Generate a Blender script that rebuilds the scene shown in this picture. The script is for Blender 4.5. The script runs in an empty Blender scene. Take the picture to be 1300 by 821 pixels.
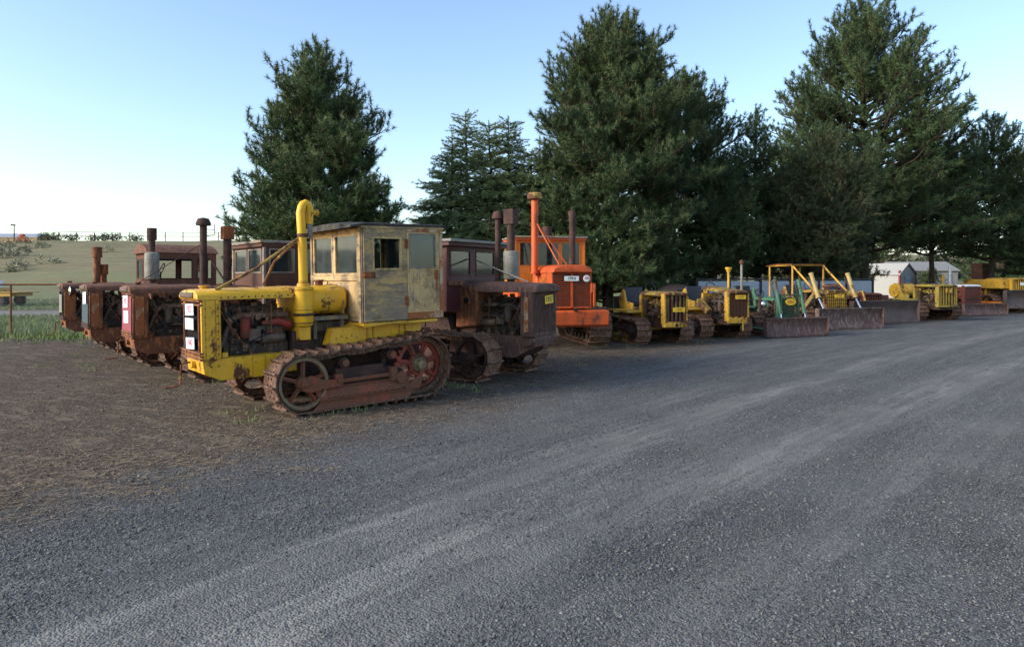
import bpy, math, random
import numpy as np
from mathutils import Vector, Matrix, Euler
PI = math.pi
R = math.radians
rnd = random.Random(7)
sc = bpy.context.scene
COL = sc.collection
CH = 1.85                       # camera height

# ------------------------------------------------------------------ geometry helpers
def frame_of(d):
    d = Vector(d).normalized()
    a = Vector((0, 0, 1)) if abs(d.z) < .9 else Vector((1, 0, 0))
    u = d.cross(a).normalized()
    return d, u, u.cross(d).normalized()

class MB:
    def __init__(s): s.v = []; s.f = []
    def add(s, vs, fs):
        k = len(s.v); s.v += [tuple(p) for p in vs]; s.f += [tuple(i + k for i in f) for f in fs]; return s
    def box(s, c, d, rot=None):
        x, y, z = d[0] / 2, d[1] / 2, d[2] / 2
        vs = [Vector(p) for p in ((-x,-y,-z),(x,-y,-z),(x,y,-z),(-x,y,-z),(-x,-y,z),(x,-y,z),(x,y,z),(-x,y,z))]
        if rot is not None:
            m = rot if isinstance(rot, Matrix) else Euler(rot).to_matrix()
            vs = [m @ p for p in vs]
        c = Vector(c)
        return s.add([p + c for p in vs], [(0,3,2,1),(4,5,6,7),(0,1,5,4),(1,2,6,5),(2,3,7,6),(3,0,4,7)])
    def bb(s, x0, x1, y0, y1, z0, z1):
        return s.box(((x0+x1)/2, (y0+y1)/2, (z0+z1)/2), (abs(x1-x0), abs(y1-y0), abs(z1-z0)))
    def loft(s, rings, caps=True, closed=True):
        n = len(rings[0]); vs = [p for r in rings for p in r]; fs = []
        for i in range(len(rings) - 1):
            for j in range(n if closed else n - 1):
                a = i*n + j; b = i*n + (j+1) % n
                fs.append((a, b, b+n, a+n))
        if caps: fs.append(tuple(range(n))[::-1]); fs.append(tuple((len(rings)-1)*n + j for j in range(n)))
        return s.add(vs, fs)
    def cyl(s, p0, p1, r0, r1=None, n=14):
        r1 = r0 if r1 is None else r1
        p0 = Vector(p0); p1 = Vector(p1); d, u, w = frame_of(p1 - p0)
        ring = lambda p, r: [p + r*(math.cos(2*PI*k/n)*u + math.sin(2*PI*k/n)*w) for k in range(n)]
        return s.loft([ring(p1, r1), ring(p0, r0)])
    def tube(s, pts, r, n=8):
        pts = [Vector(p) for p in pts]; rings = []
        rr = r if isinstance(r, (list, tuple)) else [r]*len(pts)
        d, u, w = frame_of(pts[1] - pts[0])
        for i, p in enumerate(pts):
            t = (pts[min(i+1, len(pts)-1)] - pts[max(i-1, 0)]).normalized()
            u = (u - t*u.dot(t)).normalized(); w = t.cross(u)
            rings.append([p + rr[i]*(math.cos(2*PI*k/n)*u - math.sin(2*PI*k/n)*w) for k in range(n)])
        return s.loft(rings)
    def lathe(s, o, ax, prof, n=20):
        o = Vector(o); d, u, w = frame_of(ax)
        return s.loft([[o + d*h + r*(math.cos(2*PI*k/n)*u - math.sin(2*PI*k/n)*w) for k in range(n)] for r, h in prof])
    def annulus(s, o, ax, r0, r1, t, n=36):
        o = Vector(o); d, u, w = frame_of(ax)
        rings = []
        for k in range(n + 1):
            e = math.cos(2*PI*k/n)*u + math.sin(2*PI*k/n)*w
            rings.append([o + e*r0 - d*t/2, o + e*r1 - d*t/2, o + e*r1 + d*t/2, o + e*r0 + d*t/2])
        return s.loft(rings, caps=False)
    def prism(s, poly, y0, y1):         # poly in (x, z), extruded along y
        a = [(x, y0, z) for x, z in poly]; b = [(x, y1, z) for x, z in poly]
        return s.loft([a, b])
    def prismx(s, poly, x0, x1):        # poly in (y, z), extruded along x
        return s.loft([[(x0, y, z) for y, z in poly], [(x1, y, z) for y, z in poly]])
    def build(s, name, mat, parent=None, bevel=0, smooth=True, flip=True):
        me = bpy.data.meshes.new(name)
        me.from_pydata(s.v, [], s.f)
        import bmesh
        if flip:
            b = bmesh.new(); b.from_mesh(me); bmesh.ops.recalc_face_normals(b, faces=b.faces); b.to_mesh(me); b.free()
        if isinstance(mat, (list, tuple)):
            for m in mat: me.materials.append(m)
        else: me.materials.append(mat)
        if smooth:
            me.polygons.foreach_set('use_smooth', [True]*len(me.polygons)); me.set_sharp_from_angle(angle=R(32))
        o = bpy.data.objects.new(name, me); COL.objects.link(o)
        if parent is not None: o.parent = parent
        if bevel:
            m = o.modifiers.new('bevel', 'BEVEL'); m.width = bevel; m.segments = 2; m.limit_method = 'ANGLE'; m.angle_limit = R(50)
        return o

def np_mesh(name, verts, faces, mats, parent=None, mat_idx=None, smooth=False, attrs=None):
    """verts (n,3), faces (m,k)"""
    me = bpy.data.meshes.new(name)
    n, m, k = len(verts), len(faces), faces.shape[1]
    me.vertices.add(n); me.vertices.foreach_set('co', np.asarray(verts, np.float32).ravel())
    me.loops.add(m*k); me.loops.foreach_set('vertex_index', np.asarray(faces, np.int32).ravel())
    me.polygons.add(m); me.polygons.foreach_set('loop_start', np.arange(0, m*k, k, dtype=np.int32))
    try: me.polygons.foreach_set('loop_total', np.full(m, k, np.int32))
    except Exception: pass
    for a in mats: me.materials.append(a)
    if mat_idx is not None: me.polygons.foreach_set('material_index', np.asarray(mat_idx, np.int32))
    if smooth: me.polygons.foreach_set('use_smooth', np.ones(m, bool))
    for kx, arr in (attrs or {}).items():
        at = me.attributes.new(kx, 'FLOAT', 'POINT'); at.data.foreach_set('value', np.asarray(arr, np.float32).ravel())
    me.update(calc_edges=True); me.validate()
    o = bpy.data.objects.new(name, me); COL.objects.link(o)
    if parent is not None: o.parent = parent
    return o

def thing(name, label, cat, loc=(0,0,0), fwd=0, group=None, pitch=0, scale=1):
    o = bpy.data.objects.new(name, None); COL.objects.link(o)
    o.empty_display_size = .3
    o.location = loc; o.rotation_euler = (0, pitch, fwd); o.scale = (scale,)*3
    o['label'] = label; o['category'] = cat
    if group: o['group'] = group
    return o
def tag(o, label, cat, group=None, kind=None):
    if label: o['label'] = label
    if cat: o['category'] = cat
    if group: o['group'] = group
    if kind: o['kind'] = kind
    return o

# ------------------------------------------------------------------ materials
class NT:
    def __init__(s, name, disp=False):
        s.m = bpy.data.materials.new(name); s.m.use_nodes = True
        s.t = s.m.node_tree; s.t.nodes.clear()
        s.out = s.n('ShaderNodeOutputMaterial')
    def n(s, ty, **kw):
        x = s.t.nodes.new(ty)
        for k, v in kw.items():
            if k[0] == 'i' and k[1:].isdigit(): s.put(x.inputs[int(k[1:])], v)
            elif k in x.inputs.keys() : s.put(x.inputs[k], v)
            else: setattr(x, k, v)
        return x
    def put(s, sock, v):
        if isinstance(v, bpy.types.NodeSocket): s.t.links.new(v, sock)
        else:
            if sock.type == 'RGBA' and len(v) == 3: v = (*v, 1)
            sock.default_value = v
    def coord(s, kind='Object', scale=(1,1,1)):
        c = s.n('ShaderNodeTexCoord'); mp = s.n('ShaderNodeMapping', Vector=c.outputs[kind]); mp.inputs['Scale'].default_value = scale
        return mp.outputs[0]
    def noise(s, vec, scale, detail=4, rough=.55, dist=0):
        return s.n('ShaderNodeTexNoise', Vector=vec, Scale=scale, Detail=detail, Roughness=rough, Distortion=dist).outputs[0]
    def ramp(s, fac, a, b, ca=(0,0,0), cb=(1,1,1), mid=None):
        r = s.n('ShaderNodeValToRGB', Fac=fac); e = r.color_ramp.elements
        e[0].position = a; e[0].color = (*ca, 1); e[1].position = b; e[1].color = (*cb, 1)
        if mid:
            for p, c in mid: q = e.new(p); q.color = (*c, 1)
        return r.outputs[0]
    def mix(s, fac, a, b, mode='MIX'):
        x = s.t.nodes.new('ShaderNodeMix'); x.data_type = 'RGBA'; x.blend_type = mode
        s.put(x.inputs[0], fac); s.put(x.inputs[6], a); s.put(x.inputs[7], b)
        return x.outputs[2]
    def math(s, op, a, b=0, clamp=False):
        x = s.t.nodes.new('ShaderNodeMath'); x.operation = op; x.use_clamp = clamp
        s.put(x.inputs[0], a); s.put(x.inputs[1], b); return x.outputs[0]
    def bump(s, h, strength=.3, dist=.01):
        return s.n('ShaderNodeBump', Height=h, Strength=strength, Distance=dist).outputs[0]
    def done(s, col, rough=.6, bump=None, metal=0, spec=.4, **kw):
        p = s.n('ShaderNodeBsdfPrincipled')
        s.put(p.inputs['Base Color'], col); s.put(p.inputs['Roughness'], rough); s.put(p.inputs['Metallic'], metal)
        s.put(p.inputs['Specular IOR Level'], spec)
        if bump is not None: s.put(p.inputs['Normal'], bump)
        for k, v in kw.items(): s.put(p.inputs[k.replace('_', ' ')], v)
        s.t.links.new(p.outputs[0], s.out.inputs[0]); s.bsdf = p
        return s.m

RUSTA, RUSTB = (.055, .026, .018), (.15, .06, .03)
def paint(name, col, rust=.35, rough=.5, dirt=.35, rusta=RUSTA, rustb=RUSTB, sc_=2.2, fade=None):
    t = NT(name); v = t.coord(); vs = t.coord(scale=(1, 1, .22))
    n1 = t.noise(v, sc_, 9, .68); n2 = t.noise(vs, sc_*4, 6, .6); n3 = t.noise(v, sc_*14, 5, .7)
    m = t.math('ADD', t.math('MULTIPLY', n1, .55), t.math('ADD', t.math('MULTIPLY', n2, .25), t.math('MULTIPLY', n3, .20)))
    lo = .66 - rust*.36
    mask = t.ramp(m, lo, lo + .035)
    soft = t.ramp(m, lo - .13, lo + .02)
    bv = t.t.nodes.new('ShaderNodeBevel'); bv.samples = 3; bv.inputs['Radius'].default_value = .022
    ge = t.t.nodes.new('ShaderNodeNewGeometry'); dp = t.t.nodes.new('ShaderNodeVectorMath'); dp.operation = 'DOT_PRODUCT'
    t.t.links.new(bv.outputs[0], dp.inputs[0]); t.t.links.new(ge.outputs['Normal'], dp.inputs[1])
    ew = t.ramp(t.math('MULTIPLY', t.math('SUBTRACT', 1.0, dp.outputs['Value']), t.math('ADD', n3, t.math('MULTIPLY', n2, .8))), .05, .13)
    mask = t.math('MAXIMUM', mask, t.math('MULTIPLY', ew, .9))
    rc = t.mix(t.noise(v, 23, 6), rusta, rustb)
    fd = fade or tuple(min(1, c*.84 + .022) for c in col)
    pc = t.mix(t.ramp(t.noise(vs, 3.1, 5), .38, .68), col, fd)
    pc = t.mix(t.math('MULTIPLY', soft, dirt), pc, tuple(c*.45 + r*.3 for c, r in zip(col, rustb)))
    gr = t.ramp(t.noise(vs, 9, 8, .7), .52, .78)
    pc = t.mix(t.math('MULTIPLY', gr, dirt), pc, (.05, .035, .022))
    c = t.mix(mask, pc, rc)
    ro = t.math('ADD', t.math('MULTIPLY', mask, .9 - rough), rough)
    h = t.math('SUBTRACT', t.math('MULTIPLY', n3, .5), t.math('MULTIPLY', mask, .35))
    return t.done(c, ro, t.bump(h, .35, .006), spec=.35)

def rusty(name, a=RUSTA, b=RUSTB, c=None, sc_=3.5, rough=.85, bs=.5):
    t = NT(name); v = t.coord(); vs = t.coord(scale=(1, 1, .3))
    n1 = t.noise(v, sc_, 8, .7); n2 = t.noise(vs, sc_*5, 6, .65); n3 = t.noise(v, 60, 3)
    col = t.mix(t.ramp(n1, .35, .65), a, b)
    if c: col = t.mix(t.ramp(n2, .5, .62), col, c)
    col = t.mix(t.math('MULTIPLY', t.ramp(n3, .45, .75), .4), col, tuple(x*.4 for x in a))
    return t.done(col, rough, t.bump(t.math('ADD', n2, t.math('MULTIPLY', n3, .5)), bs, .006), spec=.3)

def plain(name, col, rough=.6, metal=0, var=.25, spec=.4):
    t = NT(name); v = t.coord()
    n = t.noise(v, 9, 6, .65)
    c = t.mix(t.ramp(n, .3, .7), tuple(x*(1-var) for x in col), tuple(min(1, x*(1+var)) for x in col))
    return t.done(c, rough, t.bump(t.noise(v, 50, 3), .15, .004), metal=metal, spec=spec)

def wood_panel(name, grey, paintc, paint_amt=.5, axis='x'):
    t = NT(name)
    sc_ = (1, 1, 4.5) if axis == 'x' else (4.5, 4.5, 1)
    v = t.coord(scale=sc_); v1 = t.coord()
    g = t.noise(v, 3.0, 8, .7, .6); blot = t.noise(v1, 2.6, 6, .62, .3); fine = t.noise(v, 14, 5, .7)
    base = t.mix(t.ramp(g, .25, .75), tuple(x*.62 for x in grey), tuple(x*1.25 for x in grey))
    m = t.math('ADD', t.math('MULTIPLY', g, .4), t.math('MULTIPLY', t.math('ADD', blot, fine), .30))
    lo = .64 - paint_amt*.28
    mask = t.ramp(m, lo, lo + .05)
    pc = t.mix(t.ramp(fine, .4, .7), paintc, tuple(x*.72 for x in paintc))
    c = t.mix(mask, base, pc)
    c = t.mix(t.math('MULTIPLY', t.ramp(t.noise(v1, 3.7, 7, .72), .50, .62), .65), c, (.34, .235, .10))
    dk = t.ramp(t.noise(v1, 4.2, 8, .75), .53, .66)
    c = t.mix(t.math('MULTIPLY', dk, .6), c, (.09, .055, .03))
    return t.done(c, .8, t.bump(t.math('ADD', g, t.math('MULTIPLY', mask, .3)), .4, .006), spec=.25)

M = {}
M['yellow'] = paint('yellow paint', (.80, .43, .014), .30, .42, .35)
M['yellow_old'] = paint('old dull yellow paint', (.40, .27, .045), .5, .6, .6)
M['yellow_mid'] = paint('scuffed yellow paint', (.66, .37, .03), .33, .5, .5)
M['tan_yellow'] = paint('tan yellow paint', (.44, .31, .10), .28, .6, .5)
M['yellow_green'] = paint('mustard paint', (.33, .25, .03), .34, .55, .55)
M['roofgrey'] = plain('weathered grey roof boards', (.27, .25, .22), .85)
M['orange'] = paint('orange paint', (.62, .088, .007), .26, .5, .7, sc_=1.9)
M['orange_yel'] = paint('amber paint', (.66, .18, .010), .3, .5, .4)
M['green'] = paint('green paint', (.045, .165, .09), .32, .55, .5)
M['redbrown'] = paint('red oxide on brown rust', (.19, .045, .018), .62, .7, .6)
M['sprocket_red'] = paint('worn red sprocket paint', (.36, .045, .028), .38, .6, .6, fade=(.34, .07, .045))
M['rusty'] = rusty('brown rust', (.08, .030, .018), (.22, .085, .040), (.34, .13, .045))
M['brown_worn'] = rusty('worn dark brown', (.075, .042, .034), (.15, .085, .066), (.20, .105, .07))
M['rust_dark'] = rusty('dark rust', (.03, .018, .015), (.095, .048, .036))
M['rust_purple'] = rusty('purplish weathered rust', (.085, .040, .028), (.175, .082, .052), (.24, .095, .042))
M['rust_orange'] = rusty('orange rust', (.20, .06, .02), (.36, .12, .035), (.10, .035, .02))
M['track'] = rusty('track rust', (.055, .030, .022), (.15, .075, .047), (.22, .135, .09), sc_=6, rough=.75)
M['track_pink'] = rusty('worn reddish track rust', (.085, .040, .028), (.23, .115, .072), (.32, .21, .14), sc_=5, rough=.72)
M['redpaint'] = paint('faded red track paint', (.27, .052, .024), .56, .7, .7, (.08, .034, .02), (.23, .095, .05), fade=(.27, .075, .036))
M['wheelrim'] = rusty('greasy wheel rim', (.13, .095, .06), (.29, .21, .13), (.22, .10, .055))
M['grease'] = rusty('oily engine metal', (.022, .018, .015), (.085, .058, .042), (.14, .09, .058), sc_=7, rough=.6)
M['engine_brown'] = rusty('engine brown', (.06, .034, .024), (.19, .105, .062), (.28, .17, .10), sc_=8)
M['engine_grey'] = rusty('engine grey', (.055, .040, .030), (.17, .125, .09), (.12, .07, .045), sc_=8, rough=.6)
M['red'] = paint('engine red', (.33, .028, .018), .42, .5, .8)
M['steel'] = plain('bare steel', (.35, .35, .34), .4, .8)
M['chrome'] = plain('bright rod', (.75, .76, .78), .18, 1, .08)
M['silver'] = rusty('dull aluminium painted muffler', (.17, .16, .13), (.29, .28, .235), (.17, .135, .10), rough=.6, bs=.15)
M['brass'] = rusty('oily brass hub', (.12, .09, .05), (.30, .22, .11), (.10, .05, .03), rough=.5)
M['grille_dark'] = plain('dark grille', (.022, .017, .016), .6)
M['grille_blue'] = plain('weathered blue grille', (.03, .055, .065), .6)
M['grille_pink'] = plain('faded crimson grille', (.25, .045, .06), .6)
M['black'] = plain('black', (.012, .012, .013), .55)
M['blackvinyl'] = plain('black vinyl', (.02, .022, .028), .38)
M['roofing'] = rusty('dark roofing', (.02, .02, .02), (.06, .055, .05), (.09, .07, .05), rough=.9)
M['paper'] = plain('white paper', (.60, .61, .66), .7, var=.05)
M['plate_y'] = plain('yellow number plate', (.80, .50, .02), .4, var=.06)
M['plate_w'] = plain('white number plate', (.72, .72, .68), .4, var=.08)
M['ink'] = plain('black ink', (.02, .02, .02), .6)
M['ink_red'] = plain('red ink', (.5, .05, .08), .6)
M['ink_orange'] = plain('red brown ink', (.45, .10, .02), .6)
M['woodside'] = wood_panel('weathered plywood', (.255, .195, .13), (.55, .35, .135), .55)
M['woodside_v'] = wood_panel('weathered plywood upright grain', (.30, .235, .155), (.60, .40, .18), .70, 'z')
M['woodcream'] = wood_panel('cream painted wood frame', (.20, .16, .115), (.55, .38, .19), .66)
M['woodgrey'] = wood_panel('grey bare wood', (.24, .215, .19), (.10, .06, .05), .35)
M['woodpost'] = wood_panel('grey post', (.16, .13, .10), (.30, .23, .14), .5, 'z')
M['maroon'] = paint('maroon cab paint', (.085, .012, .016), .3, .5, .5)
M['maroon_cab'] = paint('faded maroon cab', (.065, .024, .015), .45, .7, .6)
M['creamrust'] = paint('cream paint over orange rust', (.50, .38, .22), .50, .55, .5, (.16, .05, .02), (.42, .14, .04))
M['rubber'] = plain('tyre rubber', (.02, .02, .02), .8)
M['blade'] = rusty('blade steel', (.07, .038, .032), (.15, .085, .07), (.20, .13, .11), sc_=2.2, rough=.55, bs=.2)
M['blade_worn'] = rusty('scraped blade', (.075, .042, .034), (.14, .085, .07), (.22, .17, .15), sc_=2.0, rough=.6, bs=.2)
M['blade_grey'] = rusty('grey brown blade steel', (.06, .040, .036), (.125, .09, .082), (.09, .06, .052), sc_=2, rough=.5, bs=.15)
M['redmachine'] = paint('faded red machine paint', (.16, .028, .022), .42, .6, .5)
M['white'] = plain('white siding', (.72, .72, .72), .6, var=.06)
M['paleblue'] = plain('pale grey siding', (.36, .40, .45), .6, var=.1)
M['redtrim'] = plain('red trim', (.22, .03, .03), .6)
M['garage_wall'] = plain('dull grey siding', (.22, .215, .20), .8, var=.12)
M['offwhite'] = plain('off white siding', (.34, .33, .31), .8, var=.1)
M['galv'] = plain('galvanised', (.40, .41, .42), .5, .5)

def glass_mat():
    t = NT('dusty glass'); v = t.coord()
    tr = t.n('ShaderNodeBsdfTransparent'); tr.inputs[0].default_value = (.42, .49, .49, 1)
    gl = t.n('ShaderNodeBsdfGlossy', Roughness=.06); gl.inputs[0].default_value = (.9, .95, 1, 1)
    df = t.n('ShaderNodeBsdfDiffuse'); df.inputs[0].default_value = (.30, .33, .33, 1)
    fr = t.n('ShaderNodeFresnel', IOR=1.4)
    mx = t.n('ShaderNodeMixShader'); t.put(mx.inputs[0], t.math('ADD', fr.outputs[0], .02, True)); t.t.links.new(tr.outputs[0], mx.inputs[1]); t.t.links.new(gl.outputs[0], mx.inputs[2])
    m2 = t.n('ShaderNodeMixShader'); t.put(m2.inputs[0], t.math('ADD', t.math('MULTIPLY', t.ramp(t.noise(v, 3, 8, .7), .35, .8), .12), .01)); t.t.links.new(mx.outputs[0], m2.inputs[1]); t.t.links.new(df.outputs[0], m2.inputs[2])
    t.t.links.new(m2.outputs[0], t.out.inputs[0]); return t.m
M['glass'] = glass_mat()

# ------------------------------------------------------------------ crawler parts
def arch(x, hw, ze, zt, cy=0, p=3.2, n=12):
    r = []
    for k in range(n + 1):
        a = PI*k/n
        c, s_ = math.cos(a), math.sin(a)
        r.append((x, cy - hw*math.copysign(abs(c)**(2/p), c), ze + (zt-ze)*abs(s_)**(2/p)))
    return r

def track_path(xi, ri, xs, rs, sag=.025, n=400):
    zi, zs = ri, rs
    # outer pad centre line
    pts = []
    d = Vector((xi-xs, zi-zs)); L = d.length; al = math.atan2(zi-zs, xi-xs); be = math.acos((rs-ri)/L)  # tangent angle
    aT = al + be
    for k in range(40): 
        a = -PI/2 + (aT + PI/2)*k/39; pts.append((xi + ri*math.cos(a), zi + ri*math.sin(a)))
    p0 = pts[-1]; p1 = (xs + rs*math.cos(aT), zs + rs*math.sin(aT))
    for k in range(1, 40):
        u = k/40; pts.append((p0[0]+(p1[0]-p0[0])*u, p0[1]+(p1[1]-p0[1])*u - sag*abs(math.sin(3*PI*u)) - sag*.6*math.sin(PI*u)))
    for k in range(40):
        a = aT + (3*PI/2 - aT)*k/39; pts.append((xs + rs*math.cos(a), zs + rs*math.sin(a)))
    for k in range(1, 30):
        u = k/30; pts.append((xs + (xi-xs)*u, 0))
    return pts

def resample(pts, n):
    P = [Vector(p) for p in pts] + [Vector(pts[0])]
    S = [0]
    for a, b in zip(P, P[1:]): S.append(S[-1] + (b-a).length)
    out = []; j = 0
    for i in range(n):
        t = S[-1]*i/n
        while S[j+1] < t: j += 1
        u = (t-S[j])/(S[j+1]-S[j]+1e-9); out.append((P[j].lerp(P[j+1], u), (P[j+1]-P[j]).normalized()))
    return out, S[-1]

def crawler_track(root, side, xi=.98, ri=.43, xs=-.9, rs=.49, yc=.82, W=.45, pitch=.165, mt='track', mw='redpaint', mf='redpaint', detail=True, rim='wheelrim', spokes=5, hubm='brass', ms=None):
    g = .045
    pts = track_path(xi, ri-g, xs, rs-g)
    _, L = resample(pts, 4); n = round(L/pitch); sh, _ = resample(pts, n); p = L/n
    m = MB(); y = side*yc; o = side
    jr = random.Random(int(abs(xi*100)) + (5 if side > 0 else 9))
    for c, t in sh:
        nrm = Vector((t.y, -t.x))           # outward (path runs counterclockwise in x,z)
        T = Vector((t.x, 0, t.y)); N = Vector((nrm.x, 0, nrm.y)); Yv = Vector((0, 1, 0))
        rot = Matrix((T, Yv, N)).transposed()
        base = Vector((c.x, y, c.y + g)) + N*0
        jit = jr.uniform(-.004, .004)
        rot = rot @ Matrix.Rotation(jr.uniform(-.03, .03), 3, 'Y')
        m.box(base + N*(.0 + jit), (p*.98, W, .022), rot)
        m.box(base + N*(.03 + jit) - T*(p*.40), (.022, W, .05), rot)
        m.box(base + N*(.012 + jit) + T*(p*.44), (.018, W, .016), rot)
        for q in (-1, 1):
            m.box(base - N*.055 + Yv*q*.085, (p*.80, .035, .07), rot)
            m.cyl(base - N*.055 + T*p*.5 + Yv*(q*.11), base - N*.055 + T*p*.5 + Yv*(q*.06), .028, n=7)
            for w in (-.25, .25):
                m.cyl(base + N*.008 + Yv*(q*.055) + T*(w*p), base + N*.024 + Yv*(q*.055) + T*(w*p), .014, n=6)
    tr = m.build('crawler_track', M[mt], root)
    # idler
    m = MB(); zi, zs = ri, rs; rw = ri-.085; yi = y + side*.13
    A = (0, 1, 0)
    m.annulus((xi, yi, zi), A, rw-.04, rw, .11); m.annulus((xi, yi, zi), A, rw-.01, rw+.02, .05)
    m.build('idler_rim', M[rim], tr)
    m = MB()
    for k in range(spokes):
        a = 2*PI*k/spokes + .35
        d = Vector((math.cos(a), 0, math.sin(a)))
        rot = Matrix((d, Vector((0,1,0)), d.cross(Vector((0,1,0))))).transposed()
        m.box(Vector((xi, yi, zi)) + d*(rw*.52), (rw*.90, .035, .055), rot); m.box(Vector((xi, yi, zi)) + d*(rw*.52), (rw*.90, .09, .018), rot)
    m.lathe((xi, yi-.09, zi), A, [(.02, 0), (.075, 0), (.09, .03), (.09, .15), (.075, .18), (.02, .18)])
    m.build('idler_spokes', M[mw], tr)
    # sprocket
    m = MB(); rr = rs - .10
    nt = 25; 
    prof = []
    for k in range(nt*4):
        a = 2*PI*k/(nt*4); r = rr + (.028 if k % 4 in (1, 2) else -.018)
        prof.append((xs + r*math.cos(a), zs + r*math.sin(a)))
    inner = [(xs + (rr-.075)*math.cos(2*PI*k/(nt*4)), zs + (rr-.075)*math.sin(2*PI*k/(nt*4))) for k in range(nt*4)]
    ya, yb = y-.03, y+.03; N_ = nt*4; base = len(m.v)
    vs = [(a, ya, b) for a, b in prof] + [(a, yb, b) for a, b in prof] + [(a, ya, b) for a, b in inner] + [(a, yb, b) for a, b in inner]
    fs = []
    for k in range(N_):
        q = (k+1) % N_
        fs += [(k, q, N_+q, N_+k), (2*N_+k, 3*N_+k, 3*N_+q, 2*N_+q), (N_+k, N_+q, 3*N_+q, 3*N_+k), (k, 2*N_+k, 2*N_+q, q)]
    m.add(vs, fs)
    for k in range(7):
        a = 2*PI*k/7 + .2; d = Vector((math.cos(a), 0, math.sin(a)))
        rot = Matrix((d, Vector((0,1,0)), d.cross(Vector((0,1,0))))).transposed()
        m.box(Vector((xs, y, zs)) + d*(rr*.58), (rr*.66, .04, .085), rot); m.box(Vector((xs, y+o*.02, zs)) + d*(rr*.58), (rr*.62, .05, .025), rot)
    m.annulus((xs, y, zs), A, .1, .17, .07)
    m.build('sprocket', M[ms or mw], tr, bevel=.004)
    m = MB(); m.lathe((xs, y-.05*o, zs), (0, o, 0), [(.02, 0), (.12, 0), (.125, .09), (.105, .13), (.075, .135), (.07, .19), (.03, .2)])
    for k in range(8):
        a = 2*PI*k/8; m.cyl((xs+.098*math.cos(a), y+o*.07, zs+.098*math.sin(a)), (xs+.098*math.cos(a), y+o*.095, zs+.098*math.sin(a)), .013, n=6)
    m.build('sprocket_hub', M[hubm], tr)
    if not detail:
        m = MB(); m.bb(xs+.2, xi-.15, y-.1, y+.1, .12, .12+ri*.75); m.bb(xs+.3, xi-.1, y-.13, y+.13, .10, .26)
        m.build('track_frame', M[mf], tr, bevel=.01); return tr
    # carrier rollers
    for cx in ((xi*.38), (xs*.42)):
        zt = (ri + (rs-ri)*(xi-cx)/(xi-xs))*2 - .25
        m = MB(); m.lathe((cx, y+.14*o, zt), (0, -o, 0), [(.02, -.05), (.045, -.04), (.05, -.01), (.075, 0), (.075, .05), (.05, .06), (.05, .19), (.07, .2), (.07, .25), (.03, .26)], 16)
        m.tube([(cx, y-.12*o, zt), (cx, y-.12*o, .45)], .035); cr_ = m.build('carrier_roller', M['rust_dark'], tr); m = MB(); m.cyl((cx, y+.175*o, zt), (cx, y+.20*o, zt), .05); m.build('roller_cap', M[mw], cr_)
    for k in range(5):
        cx = xi - .42 + (xs + .46 - xi + .42)*k/4
        m = MB(); m.lathe((cx, y-.12, .19), A, [(.03, 0), (.10, 0), (.10, .04), (.08, .06), (.08, .18), (.10, .2), (.10, .24), (.03, .24)], 14); m.build('track_roller', M['grease'], tr)
    # frame
    m = MB()
    m.prism([(xi-.22, .30), (xi-.30, .47), (xs+.45, .52), (xs+.30, .45), (xs+.30, .28)], y-.09, y+.09)
    m.box((.1, y+.0*o, .51), (.75, .14, .12)); 
    m.build('track_frame', M['rust_dark'], tr, bevel=.012)
    m = MB()
    yo = y + o*.165
    lat = lambda pts, ya, yb, th: m.loft([[(x, y + o*(ya + (yb-ya)*k), z) for x, z, k in pts], [(x, y + o*(ya + (yb-ya)*k) - o*th, z) for x, z, k in pts]])
    # upper leaning plate, ledge and lower skirt, with the ends cut back
    lat([(xi-.14, .335, 0), (xs+.30, .335, 0), (xs+.16, .20, 1), (xi-.24, .17, 1)], .15, .205, .012)
    m.box(((xi+xs)/2-.0, y+o*.15, .342), (xi-xs-.44, .055, .014))
    m.box(((xi+xs)/2-.02, y+o*.212, .178), (xi-xs-.36, .05, .016))
    lat([(xi-.24, .17, 0), (xs+.16, .19, 0), (xs+.30, .035, 1), (xi-.06, .02, 1)], .205, .222, .012)
    for k in range(13):
        cx = xi-.36 + (xs+.34-xi+.36)*k/12
        m.cyl((cx, y+o*.21, .20), (cx, y+o*.235, .20), .015, n=6)
    m.build('roller_guard', M[mf], tr, bevel=.003)
    m = MB()
    yo = y + o*.20
    m.prism([(xi+.02, .50), (xi-.1, .53), (xi-.28, .45), (xi-.5, .44), (xi-.5, .34), (xi-.26, .33), (xi-.1, .30), (xi+.02, .33), (xi+.08, .42)], yo-.03, yo+.025)
    m.cyl((xi, yo, zi), (xi, yo+o*.07, zi), .05); m.cyl((xi, yo, zi), (xi, yo+o*.1, zi), .025)
    m.box((xi-.50, yo-o*.04, .42), (.11, .09, .17)); m.box((xi-.50, yo+.03*o, .43), (.08, .07, .05))
    m.box((xs+.52, yo-o*.04, .42), (.10, .10, .20)); m.cyl((xs+.40, yo-o*.04, .36), (xs+.40, yo+.02*o, .36), .09)
    m.tube([(xi-.5, yo-o*.05, .40), (xs+.5, yo-o*.05, .41)], .03)
    m.prism([(xs+.02, .42), (xs+.36, .18), (xs+.10, .16)], yo-.01, yo+.02)
    m.build('track_yoke', M[mw], tr, bevel=.006)
    return tr

def both_tracks(root, **k):
    for s_ in (1, -1): crawler_track(root, s_, **k)

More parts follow.
